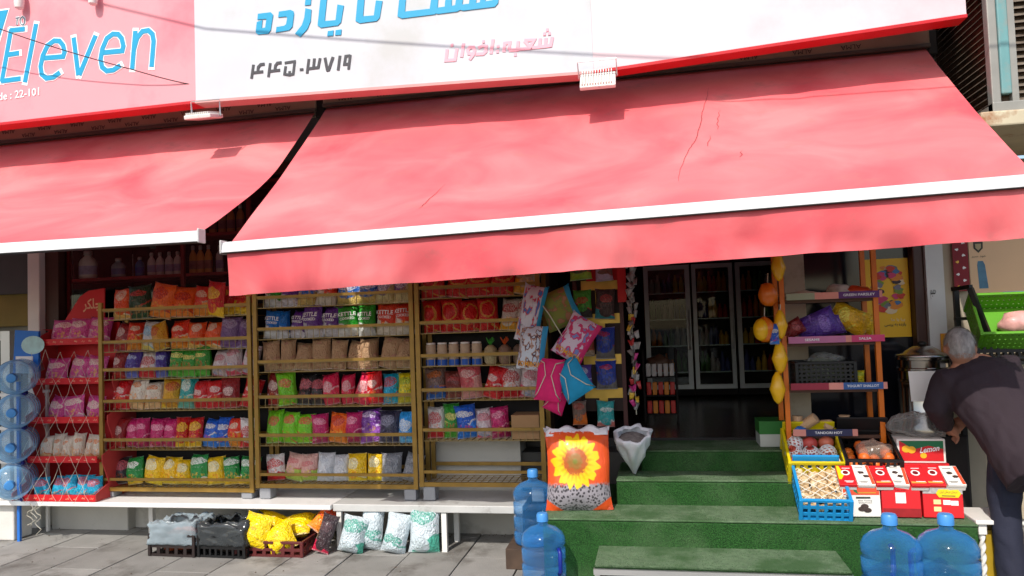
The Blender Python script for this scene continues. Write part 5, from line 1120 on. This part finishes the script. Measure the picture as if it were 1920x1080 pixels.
# ================================================================ fruit crates and cartons on the steps
blc = M('cyan_plastic', (30, 140, 200), .4, var=.08); ylc = M('yellow_plastic', (206, 186, 16), .4, var=.08)
ck1 = crate('blue_crate', 'bright blue plastic crate of netted dried figs on the second step', .27, .36, .14, blc, (.94, 4.76, .45), (radians(24), 0, radians(-3)), nx=6, nz=3)
MB().box((-.12, -.17, .02), (.12, .17, .03)).build('liner', blc, ck1)
MB().box((-.135, .176, .1), (.135, .192, .2)).build('end_board', blc, ck1, bevel=.006)
figm = [M('fig_%d' % i, c, .6, var=.2, vs=30) for i, c in enumerate(((206, 180, 140), (190, 160, 118), (216, 196, 160)))]
fm = bpy.data.meshes
def pieces(label_fmt, name, cat, n, place, r, mats, grp, jit=.15, lab_of=None):
    meshes = []
    for i, m in enumerate(mats):
        b = MB(); b.blob((0, 0, 0), (r, r, r*.9), 10, 6, jit, i*3+1); t_ = b.build(name, m, None, True); meshes.append(t_.data); bpy.data.objects.remove(t_)
    for i in range(n):
        o_ = obj(name, meshes[i % len(meshes)]); o_.location = place(i); o_.rotation_euler = (R.uniform(0, 6), R.uniform(0, 6), R.uniform(0, 6)); tag(o_, label_fmt % lab_of(i), cat, grp)
mw = Matrix.Translation((.94, 4.76, .45)) @ Matrix.Rotation(radians(-3), 4, 'Z') @ Matrix.Rotation(radians(24), 4, 'X')
pieces('cream dried fig, row %s from front, %s from left, blue crate', 'dried_fig', 'dried fig', 84, lambda i: mw @ V(-.105+.035*(i % 7)+R.uniform(-.013, .013), -.14+.027*(i//7)+R.uniform(-.012, .012), .062+R.uniform(0, .04)), .022, figm, 'dried figs in the blue crate', .5, lambda i: (ORD[i//7], ORD[i % 7]))
nt_ = MB()
for d in (-1, 1):
    for k in range(-4, 8):
        a = V(-.13, -.17+.075*k, .128); b_ = V(.13, -.17+.075*k+d*.24, .128); pts = []
        for s in range(9):
            q = a.lerp(b_, s/8)
            if -.175 <= q.y <= .175: q.z += .006*sin(s*2.1+k); pts.append(mw @ q)
        if len(pts) > 1: nt_.tube(pts, .0024, 5)
tag(nt_.build('crate_net', M('net_white', (224, 220, 206), .6)), 'white net tied over the figs in the blue crate', 'net', kind='stuff')
ck2 = crate('yellow_crate', 'yellow plastic crate of pomegranates behind the blue crate', .32, .34, .16, ylc, (.96, 5.06, .60), (radians(28), 0, radians(-2)), nx=7, nz=3, bar=.5)
MB().box((-.15, -.16, .02), (.15, .16, .03)).build('liner', ylc, ck2)
MB().box((-.16, .166, .1), (.16, .18, .22)).build('end_board', ylc, ck2, bevel=.006)
mw2 = Matrix.Translation((.96, 5.06, .60)) @ Matrix.Rotation(radians(-2), 4, 'Z') @ Matrix.Rotation(radians(28), 4, 'X')
pom = [M('pomegranate_%d' % i, c, .4, var=.18, vs=9) for i, c in enumerate(((196, 92, 74), (186, 74, 66), (206, 112, 84)))]
foamm = M('foam_net', (232, 232, 230), .7)
FR = [(-.1, -.1), (0, -.11), (.1, -.1), (-.11, .0), (-.01, -.01), (.09, -.0), (-.1, .1), (0, .1), (.1, .11)]
for i, (x, y) in enumerate(FR):
    p = mw2 @ V(x+R.uniform(-.008, .008), y, .1); f = MB(); f.blob((0, 0, 0), (.05, .05, .048), 14, 9, .08, i); f.lathe([(.008, .045), (.012, .06), (.016, .066)], 7, None, False)
    net = i in (2, 3, 5, 4, 6)
    t = f.build('pomegranate', pom[i % 3], None, True); t.location = p; t.rotation_euler = (radians(R.uniform(-40, 60)), radians(R.uniform(-40, 40)), R.uniform(0, 6))
    tag(t, '%s pomegranate in the yellow crate, row %s from front, %s from left' % ('foam netted' if net else 'bare', ORD[i//3], ORD[i % 3]), 'pomegranate', 'pomegranates in the yellow crate')
    if net:
        s = lattice(lambda u, v: V(.054*cos(2*pi*u+v*1.2)*sin(.5+v*2.2), .054*sin(2*pi*u+v*1.2)*sin(.5+v*2.2), .056*cos(.5+v*2.2)), 12, 7, .42, .42); solid(s.build('foam_net', foamm, t), .004)
ck3 = crate('black_crate', 'black plastic crate of oranges in film beside the yellow crate', .3, .36, .2, black_pl, (1.28, 5.02, .56), (radians(20), 0, radians(-4)), nx=8, nz=4, bar=.42)
MB().box((-.15, .176, .16), (.15, .188, .3)).build('end_board', black_pl, ck3, bevel=.006)
mw3 = Matrix.Translation((1.28, 5.02, .56)) @ Matrix.Rotation(radians(-4), 4, 'Z') @ Matrix.Rotation(radians(20), 4, 'X')
orm = [M('orange_fruit_%d' % i, c, .45, var=.1, vs=40, bump=.15, bs=160) for i, c in enumerate(((226, 120, 40), (218, 104, 36)))]
pieces('orange fruit in the black crate, row %s from front, %s from left', 'orange_fruit', 'orange', 14, lambda i: mw3 @ V(-.1+.068*(i % 4), -.13+.07*((i//4) % 4), .1+.05*(i % 2)), .036, orm, 'oranges in the black crate', .05, lambda i: (ORD[i//4], ORD[i % 4]))
heap('film_bag', 'clear film bag bulging over the oranges in the black crate', 'bag', (1.31, 4.97, .655), (.11, .09, .07), film('orange_film', (226, 200, 180), .16, .12, .5, 12), 9, .3)
# cartons: lemon box, second box, film on top
def box_print(name, label, w, d, h, body, loc, rot=(0, 0, 0)): return carton(name, label, w, d, h, body, loc, rot, 'carton')
wcard = M('white_card', (228, 222, 214), .55, var=.04); rcard = M('red_print', (208, 34, 40), .45, var=.06); gcard = M('green_print', (30, 110, 70), .45); lem = M('lemon_print', (240, 176, 40), .45)
lb = box_print('lemon_carton', 'white lemon carton with red and green front, top of two', .27, .2, .145, wcard, (1.575, 5.03, .645), (0, 0, radians(-2)))
MB().box((-.122, -.1025, .012), (.122, -.1004, .134)).build('red_field', rcard, lb)
MB().prism([V(-.122, -.1035, .134), V(.122, -.1035, .134), V(.122, -.1035, .085), V(.04, -.1035, .105), V(-.05, -.1035, .08), V(-.09, -.1035, .115)], (0, .0008, 0)).build('green_field', gcard, lb)
for x, z, r in ((-.085, .085, .024), (-.055, .08, .024), (.01, .045, .018)): MB().prism([V(x+r*cos(a*pi/8), -.1045-abs(x)*.002, z+r*.9*sin(a*pi/8)) for a in range(16)], (0, .0008, 0)).build('lemon_picture', lem, lb)
lettering('Lemon', M('print_white', (236, 236, 236), .5), lambda x, z: V(.045+x, -.1052, .085+z+.15*x), width=.11, height=.035, parent=lb, shear=.3, bold=.02)
box_print('red_carton', 'red and white carton directly under the lemon carton', .28, .2, .1, rcard, (1.58, 5.02, .542), (0, 0, radians(1)))
heap('film_bag', 'large crumpled clear film bag lying on the lemon carton', 'bag', (1.6, 5.05, .792), (.17, .1, .085), film('clear_film2', (206, 204, 200), .12, .14, .8, 14), 12, .5)
# three printed raisin and date cartons in front
bx = []
for i, (x, lab) in enumerate(((1.145, 'white and orange carton with leaf print, left of three front cartons'), (1.365, 'plain red carton with white square, middle of three front cartons'), (1.59, 'red carton with yellow Persian label, right of three front cartons'))):
    b = box_print('fruit_carton', lab, .208, .2, .185, (wcard, rcard, rcard)[i], (x, 4.755+.0*i, .382), (radians(-3), 0, radians((2, -1, -3)[i]))); bx.append(b)
yo = -.1012
MB().box((-.1, yo-.001, .125), (.1, yo+.0005, .182)).build('orange_field', M('orange_print', (222, 80, 50), .45), bx[0])
MB().prism([V(-.05, yo-.0022, .178), V(-.03, yo-.0022, .17), V(-.015, yo-.0022, .13), V(-.04, yo-.0022, .145)], (0, .001, 0)).build('leaf', gcard, bx[0])
MB().box((-.02, yo-.0022, .134), (.08, yo-.0012, .141)).build('print_line', M('print_gold', (190, 140, 50), .5), bx[0])
MB().box((-.03, yo-.001, .104), (.05, yo+.0005, .114)).build('dark_bar', M('print_dark', (56, 60, 52), .5), bx[0])
for z, s in ((.092, 'Best Tasting'), (.08, 'Quality Product')): lettering(s, M('print_dark', (56, 60, 52), .5), lambda x, zz: V(.02+x, yo-.0015, z+zz), width=.075, height=.009, parent=bx[0], bold=.01)
for x, z in ((.0, .045), (.03, .038), (.015, .06)): MB().prism([V(x+.022*cos(a*pi/7), yo-.0018-x*.01, z+.014*sin(a*pi/7)) for a in range(14)], (0, .001, 0)).build('date_picture', M('date_print', (66, 52, 48), .45, var=.5, vs=60), bx[0])
MB().box((-.03, yo-.0012, .08), (.025, yo+.0005, .14)).build('white_square', paperw, bx[1])
lettering('ﺎﻣﺮﺧ', M('print_dkred', (120, 20, 24), .5), lambda x, z: V(.0+x, yo-.0015, .155+z), width=.06, height=.014, parent=bx[1])
MB().box((-.1, yo-.0008, .002), (.1, yo+.0004, .05)).build('dark_field', M('print_dkred2', (150, 30, 34), .45, var=.2, vs=20), bx[1])
MB().box((-.103, yo-.001, .135), (.103, yo+.0005, .184)).build('grey_field', M('grey_print', (166, 162, 160), .5, var=.3, vs=60), bx[2])
MB().prism([V(x, yo-.0022, z) for x, z in ((-.035, .138), (-.02, .16), (.08, .16), (.095, .138), (.08, .115), (-.02, .115))], (0, .001, 0)).build('yellow_label', M('yellow_print', (240, 206, 30), .45), bx[2])
lettering('ﻥﺍﺮﯾﺍ ﯽﺗﺎﻣﺮﺧ ﯼﺎﻤﻴﺳ', M('print_dark', (56, 60, 52), .5), lambda x, z: V(.03+x, yo-.003, .145+z), width=.09, height=.016, parent=bx[2])
MB().box((-.005, yo-.003, .1215), (.065, yo-.0024, .1265)).build('print_line', M('print_dark', (56, 60, 52), .5), bx[2])
for x, z, m in ((-.03, .09, M('print_cream', (240, 216, 150), .5)), (.02, .088, paperw), (.06, .085, paperw), (-.03, .05, M('print_cream', (240, 216, 150), .5))): MB().box((x-.02, yo-.001, z-.014), (x+.018, yo+.0005, z+.012)).build('print_field', m, bx[2])
# small date boxes tilted on top
for i in range(7):
    x = 1.085+i*.096; wht = i in (1, 3, 6); lab = 'small %s date box, %s from left, tilted on the big cartons' % ('white' if wht else 'red', ORD[i])
    t = thing('date_box', lab, 'box', (x, 4.735+.01*(i % 2), .579), (radians(27+R.uniform(-3, 3)), 0, radians(R.uniform(-7, 4))), 'small date boxes'); w_ = .046
    MB().box((-w_, -.085, 0), (w_, .085, .022)).build('box_base', wcard, t, bevel=.003); ld_ = MB().box((-w_-.0015, -.087, .0225), (w_+.0015, .087, .042)).build('box_lid', wcard if wht else rcard, t, bevel=.003)
    for q_, (y3, w3) in enumerate(((-.055, .05), (-.064, .036), (.06, .044))):
        MB().box((-.012-w3/2 if wht else .008-w3/2, y3-.0022, .0423), (-.012+w3/2 if wht else .008+w3/2, y3+.0022, .0427+.0001*q_)).build('print_line', M('print_dark', (56, 60, 52), .5) if wht else inkw, ld_)
    if wht:
        for x2, y2 in ((-.01, .02), (.012, -.012)): MB().blob((x2, y2, .0422), (.017, .012, .0012), 9, 4, .4, i).build('date_picture', M('date_print', (66, 52, 48), .45, var=.5, vs=60), ld_)
        MB().box((.028, -.08, .0422), (.045, .08, .0428)).build('side_band', M('orange_print', (222, 80, 50), .45), ld_)
    else:
        MB().lathe([(.024, .0422), (.024, .0432)], 20, Matrix.Translation((0, .02, 0))).build('round_label', paperw, ld_); MB().lathe([(.016, .0434), (.016, .044)], 10, Matrix.Translation((0, .02, 0))).build('round_mark', M('print_dkred', (120, 20, 24), .5), ld_)
        MB().prism([V(-.044, -.04, .0424), V(-.03, -.04, .0424), V(-.01, .0, .0424), V(-.03, .08, .0424), V(-.044, .08, .0424)] if i == 0 else [V(-.044, -.07, .0424), V(.03, -.07, .0424), V(.04, -.06, .0424), V(-.044, -.055, .0424)], (0, 0, .0006)).build('gold_swirl', M('yellow_print', (240, 206, 30), .45) if i == 0 else M('gold_print', (214, 150, 70), .45), ld_)
for i in range(4):
    x = 1.16+i*.12; t = carton('date_box', 'red box, %s from left in the back row behind the tilted date boxes' % ORD[i], .105, .12, .09, rcard, (x, 4.93, .542), (0, 0, radians(R.uniform(-4, 4))), 'box', 'boxes in the back row'); MB().box((-.05, -.0615, .07), (.05, -.0602, .088)).build('pale_band', wcard, t)
# little white table with twisted leg and ochre box
tb = thing('white_table', 'small white table with twisted legs at the right end of the steps', 'table', (1.86, 4.75, 0)); o = tb.location.copy()
MB(o).box((1.735, 4.62, .36), (2.0, 4.92, .385)).build('table_top', white, tb, bevel=.006)
for xx, yy in ((1.775, 4.66), (1.96, 4.66), (1.775, 4.88), (1.96, 4.88)):
    b = MB(o); b.box((xx-.022, yy-.022, .3), (xx+.022, yy+.022, .359)); b.build('leg_block', white, tb, bevel=.004)
    b = MB(o); n = 40
    def tw(u, v):
        a = 2*pi*u; z = .299*v; r = .014+.005*cos(2*(a-v*16)); return (xx+r*cos(a), yy+r*sin(a), z)
    b.grid(tw, 14, n); b.build('leg', white, tb, True)
ob = carton('ochre_box', 'ochre yellow wooden box under the white table', .16, .16, .3, M('ochre_wood', (170, 140, 30), .6, var=.15, dirt=(110, 90, 30), dt=.56), (1.87, 4.77, .002)); MB().box((-.083, -.083, .29), (.083, .083, .31)).build('lid', M('ochre_wood2', (150, 122, 26), .6), ob, bevel=.004)
# ================================================================ goods on the pavement under the bench
def drape(name, mat, parent, w, d, h, top, seed, th=.002):
    def f(u, v):
        a = 2*pi*u; cx = max(-1, min(1, 1.35*cos(a)))*w/2; cy = max(-1, min(1, 1.35*sin(a)))*d/2
        k = 1.05 if v < .55 else 1.05-.35*(v-.55)/.45
        z = h*(.42+.58*min(1, v/.5)) if v < .5 else (h+top*sin((v-.5)*pi) - .05*(v-.5)*(1 if v > .8 else 0))
        q = V(cos(a)*2+seed, sin(a)*2, v*3); n1 = noise.noise(q*1.6); n2 = noise.noise(q*4)
        return (cx*k*(1+.1*n1+.035*sin(a*11+seed+3*v)*v)+.007*n2, cy*k*(1+.1*n1+.035*sin(a*11+seed+3*v)*v)+.007*n2, z+.05*n1*v+.01*n2)
    b = MB(); b.grid(f, 56, 16); return solid(b.build(name, mat, parent, True), th)
fr_ = M('grocery_dark', (70, 60, 52), .7, var=.4, vs=14, bump=.4, bs=30)
for (xc, lab, mat, lb2, seed, nx, lining) in ((-3.44, 'black crate with orange slots lined with a pale clear bag under the bench', M('crate_brown', (40, 30, 28), .5), 'a', 1, 5, film('liner_pale', (176, 190, 196), .32, .12, .5, 8)), (-3.05, 'black crate covered by a shiny black and grey bag under the bench', black_pl, 'b', 5, 8, film('liner_grey', (62, 66, 68), .7, .1, .5, 8))):
    t = crate('produce_crate', lab, .36, .26, .15, mat, (xc, 4.93, .001), (0, 0, radians(-2)), nx=nx, nz=2, group='crates under the bench')
    drape('bag_liner', lining, t, .37, .27, .2, .05, seed)
    heap('produce', 'orange red produce inside the pale lined crate' if lb2 == 'a' else 'dark produce under the black bag in the crate', 'produce', (xc, 4.93, .02), (.16, .11, .085), M('produce_orange', (190, 92, 50), .5, var=.3, vs=18) if lb2 == 'a' else fr_, seed+3, .3)
yb_ = foil('yellow_sack', (236, 200, 20), (236, 200, 20), (200, 160, 20), (214, 176, 30), lz=.5, lw=.1, lh=.07, pw=.1, ph=.05)
for i, (x, y, z, w_, h_, ry_, rx_, lab) in enumerate(((-2.86, 4.86, .06, .24, .23, 8, -20, 'yellow bag standing front left in the heap under the bench'), (-2.84, 4.98, .1, .3, .22, 20, -58, 'yellow bag lying on top left of the heap under the bench'), (-2.62, 4.88, .03, .22, .2, -25, -25, 'yellow bag leaning front right of the heap under the bench'), (-2.63, 5.0, .1, .3, .2, -12, -60, 'yellow bag lying back right of the heap under the bench'))):
    bag((x, y, z), w_, h_, .14, yb_, lab, 'yellow bags under the bench', rx=radians(rx_), ry=radians(ry_), rz=radians(R.uniform(-12, 12)), name='yellow_bag', cat='bag')
crate('produce_crate', 'low dark red crate beneath the heap of yellow bags', .5, .26, .1, M('crate_red', (90, 34, 34), .5), (-2.72, 4.98, .001), nx=7, nz=2)
bag((-2.44, 5.0, .14), .16, .22, .1, DS['or2'][0], 'orange bag end at the right of the yellow heap', None, rx=radians(-40), ry=radians(35), name='yellow_bag', cat='bag')
bag((-2.37, 4.92, .02), .13, .26, .1, foil('dark_pink_bag', (56, 42, 46), (200, 40, 80), (90, 60, 66), (60, 40, 44), bh=.25), 'dark bag with pink base leaning right of the yellow heap', None, rx=radians(-14), ry=radians(16), name='dark_bag', cat='bag')
ws_ = foil('white_green_sack', (206, 216, 220), (206, 216, 220), (70, 160, 140), (190, 206, 206), lz=.42, lw=.4, lh=.1, pw=.1, ph=.05, rough=.4)
ws2 = foil('white_green_sack_b', (206, 216, 220), (90, 170, 150), (70, 160, 140), (190, 206, 206), lz=.75, lw=.45, lh=.16, bh=.14, rough=.4)
for i, (x, y, w_, h_, ry_, m, lab) in enumerate(((-2.17, 4.98, .2, .25, 10, ws2, 'white sack with green base, leftmost of the sacks under the shaded bench end'), (-2.05, 5.06, .18, .3, 4, ws_, 'tall white sack standing behind the leftmost one under the bench'), (-1.86, 5.0, .19, .27, 12, ws_, 'white sack with green mark, middle under the shaded bench end'), (-1.64, 5.02, .23, .3, 2, ws2, 'white sack with broad green band, rightmost under the shaded bench end'))):
    bag((x, y, .003), w_, h_, .16, m, lab, 'white sacks under the bench', rx=radians(-8), ry=radians(ry_), rz=radians(R.uniform(-10, 10)), name='white_sack', cat='sack')

# ================================================================ the man bending over the boiler
def ring_loft(b, secs, n=22, p=2.3):
    """secs: (centre, half-width vector, half-depth vector)"""
    base = len(b.v)
    for c, a, d in secs:
        c, a, d = Vector(c), Vector(a), Vector(d)
        for k in range(n):
            t = 2*pi*k/n; ct, st_ = cos(t), sin(t); e = 2/p
            b.v.append(c+a*(abs(ct)**e*(1 if ct > 0 else -1))+d*(abs(st_)**e*(1 if st_ > 0 else -1)))
    for i in range(len(secs)-1):
        for k in range(n):
            a = base+i*n+k; c = base+i*n+(k+1) % n; b.f.append((a, c, c+n, a+n))
    b.f.append(tuple(base+k for k in reversed(range(n)))); e = base+(len(secs)-1)*n; b.f.append(tuple(e+k for k in range(n)))
def fuse(b, name, mat, parent, vox=.011, smooth=6, fold=0, fs=9, seed=0):
    o_ = b.build(name, mat, None); m = o_.modifiers.new('r', 'REMESH'); m.mode = 'VOXEL'; m.voxel_size = vox; s = o_.modifiers.new('s', 'SMOOTH'); s.factor = .5; s.iterations = smooth
    me = bpy.data.meshes.new_from_object(o_.evaluated_get(bpy.context.evaluated_depsgraph_get())); bpy.data.objects.remove(o_)
    if fold:
        ns = [v.normal.copy() for v in me.vertices]
        for v, n_ in zip(me.vertices, ns):
            q = v.co; v.co = q+n_*fold*(noise.noise(V(q.x*fs, q.y*fs, q.z*fs*.55+seed))+.6*noise.noise(V(q.x*fs*2.3+q.z*6, q.y*fs*2, q.z*fs))-1.5*max(0, .22-abs(noise.noise(V(q.x*fs*.8+q.z*4, q.y*fs*.8, q.z*fs*.7+seed+5)))))
    for p in me.polygons: p.use_smooth = True
    if not me.materials: me.materials.append(mat)
    me.name = name; return obj(name, me, parent)
mo = V(1.98, 4.6, 0)
man = thing('person', 'grey haired person in a dark plum coat bending over the steel boiler', 'person', mo)
skin = M('skin', (176, 122, 96), .55, var=.08, vs=20); coatm = M('plum_coat', (42, 30, 37), .85, var=.12, vs=5, bump=.25, bs=160); trm = M('navy_trousers', (34, 36, 52), .85, var=.12, bump=.2, bs=120); hairm = M('grey_hair', (168, 162, 158), .8, var=.4, vs=40, bump=.7, bs=90, stretch=(1, 1, .35)); shoem = M('black_shoe', (22, 20, 20), .4)
hipc = V(1.99, 4.58, .86); ax = V(-.16, .30, .40).normalized()
side = V(1, .10, .12); side = (side-ax*side.dot(ax)).normalized(); dep = ax.cross(side).normalized()
def tor(t, w_, d_, dx=0, dd=0): return (hipc+ax*t+side*dx+dep*dd-mo, side*w_, dep*d_)
# body: one continuous figure under the clothes
b = MB()
ring_loft(b, [tor(-.05, .15, .10), tor(.1, .14, .10), tor(.25, .155, .11), tor(.4, .17, .105), tor(.5, .13, .085), tor(.545, .06, .06)])
neck0 = hipc+ax*.5; headc = V(1.785, 4.83, 1.348)
b.tube([neck0-mo, (neck0+headc)/2-mo, headc-mo+V(0, 0, -.02)], [.06, .055, .055], 14)
hb = MB(); hb.blob((0, 0, 0), (.076, .098, .112), 22, 16)
hrot = Matrix.Rotation(radians(-12), 3, 'Z') @ Matrix.Rotation(radians(-30), 3, 'X')       # face turned down to the work
for v_ in hb.v:
    if v_.y > .02 and v_.z < 0: v_.x *= .86; v_.y += .006
    if v_.y > .085 and -.03 < v_.z < .03 and abs(v_.x) < .02: v_.y += .022
b.add([hrot @ v_+headc-mo for v_ in hb.v], hb.f)
for s in (-1, 1):
    e_ = MB(); e_.blob((s*.079, .008, -.008), (.011, .02, .032), 10, 8); b.add([hrot @ v_+headc-mo for v_ in e_.v], e_.f)
shL = hipc+ax*.43-side*.175; shR = hipc+ax*.43+side*.175; elL = V(1.625, 4.80, 1.0); wrL = V(1.72, 4.93, .88); elR = V(2.12, 4.86, .98); wrR = V(1.86, 4.97, .90)
for a_, e_, w_ in ((shL, elL, wrL), (shR, elR, wrR)): b.tube([a_-mo, (a_+e_)/2-mo, e_-mo, (e_+w_)/2-mo, w_-mo], [.06, .05, .043, .038, .028], 12)
def hand(w_, d, up):
    d = d.normalized(); s = d.cross(up).normalized(); u = s.cross(d)
    b.tube([w_-mo, w_+d*.04-mo, w_+d*.085-mo], [.027, .036, .034], 10)
    for k, (ln, off) in enumerate(((.062, -.03), (.072, -.01), (.068, .01), (.054, .029))): r0 = w_+d*.082+s*off; b.tube([r0-mo, r0+d*ln*.5-u*.006-mo, r0+d*ln*.85-u*.03-mo, r0+d*ln*.9-u*.048-mo], [.0095, .009, .0085, .007], 8)
    r0 = w_+d*.03-s*.03; b.tube([r0-mo, r0+d*.03-s*.02-u*.008-mo, r0+d*.055-s*.018-u*.03-mo], [.012, .011, .008], 8)
hand(wrL, V(.35, .2, -.35), V(0, -.4, .9)); hand(wrR, V(-.5, .1, -.2), V(0, -.4, .9))
for s, kn, an in ((-1, V(1.90, 4.66, .47), V(1.895, 4.60, .08)), (1, V(2.13, 4.60, .47), V(2.14, 4.52, .08))):
    h_ = hipc+V(.09*s, 0, -.03); b.tube([h_-mo, (h_+kn)/2-mo, kn-mo, (kn+an)/2-mo, an-mo], [.085, .075, .056, .05, .038], 12)
fuse(b, 'body', skin, man, .0085, 4)
# coat
b = MB()
ring_loft(b, [tor(-.235, .26, .18, .0, -.015), tor(-.12, .245, .175), tor(0, .225, .165), tor(.13, .22, .16), tor(.26, .225, .16), tor(.36, .225, .152), tor(.44, .19, .12), tor(.49, .12, .09), tor(.515, .075, .075)], 26)
for a_, e_, w_ in ((shL, elL, wrL), (shR, elR, wrR)): b.tube([a_+ax*-.02+(a_-hipc-ax*.4)*-.25-mo, a_-mo, (a_*.5+e_*.5)-mo, e_-mo, (e_*.5+w_*.5)-mo, w_-mo-(e_-w_)*.04], [.1, .096, .084, .076, .066, .054], 16)
cot = fuse(b, 'coat', coatm, man, .009, 5, .011, 9, 3)
cl_ = MB(); ring_loft(cl_, [tor(.49, .09, .085), tor(.54, .08, .076, 0, -.008), tor(.575, .07, .068, 0, -.012)], 20); fuse(cl_, 'collar', coatm, cot, .008, 2)
# trousers
b = MB()
ring_loft(b, [(hipc+V(0, 0, .04)-mo, V(.165, 0, 0), V(0, .125, 0)), (hipc+V(0, 0, -.06)-mo, V(.175, 0, 0), V(0, .13, 0)), (hipc+V(0, 0, -.14)-mo, V(.165, 0, 0), V(0, .11, 0))])
for s, kn, an in ((-1, V(1.90, 4.66, .47), V(1.895, 4.60, .05)), (1, V(2.13, 4.60, .47), V(2.14, 4.52, .05))):
    h_ = hipc+V(.085*s, 0, -.06); b.tube([h_-mo, (h_+kn)/2-mo, kn-mo, (kn+an)/2-mo, an-mo], [.1, .095, .08, .075, .072], 16)
fuse(b, 'trousers', trm, man, .011, 4, .009, 8, 9)
for an in (V(1.895, 4.60, 0), V(2.14, 4.52, 0)):
    sh_ = MB(); ring_loft(sh_, [(an+V(0, -.07, .04)-mo, V(.035, 0, 0), V(0, 0, .035)), (an+V(0, 0, .045)-mo, V(.045, 0, 0), V(0, 0, .044)), (an+V(0, .1, .035)-mo, V(.05, 0, 0), V(0, 0, .034)), (an+V(0, .19, .025)-mo, V(.035, 0, 0), V(0, 0, .022))]); sh_.build('shoe', shoem, man, True)
# hair: short cap over the crown and back, leaving ears and neck
hr = MB(); hr.blob((0, 0, 0), (.083, .104, .118), 30, 22)
keep = [i for i, v_ in enumerate(hr.v) if v_.z > -.088+.7*max(0, v_.y+.05) and not (abs(v_.x) > .070 and v_.z < .0)]; ks_ = set(keep); hr.f = [f for f in hr.f if all(i in ks_ for i in f)]
for k in range(5200):
    a = R.uniform(0, 2*pi); cz = R.uniform(-.8, 1); sr = sqrt(1-cz*cz); q = V(.083*sr*cos(a), .104*sr*sin(a), .118*cz)
    if not (q.z > -.092+.7*max(0, q.y+.05)) or (abs(q.x) > .070 and q.z < 0): continue
    n_ = V(q.x/.083**2, q.y/.104**2, q.z/.118**2).normalized(); cr = V(.0, .03, .11)-q; tg = -(cr-n_*cr.dot(n_)); tg = tg.normalized() if tg.length > .001 else V(1, 0, 0); tg = (tg+V(R.uniform(-.35, .35), R.uniform(-.35, .35), R.uniform(-.35, .35))).normalized()
    s = n_.cross(tg).normalized()*.0009; L_ = R.uniform(.012, .026); hr.add([q+n_*.002-s, q+n_*.002+s, q+n_*(.003+R.uniform(.001, .006))+tg*L_], [(0, 1, 2)])
hr.v = [hrot @ (v_*(1+.012*noise.noise(v_*60)))+headc-mo for v_ in hr.v]
hm = hr.build('hair', hairm, man, True)
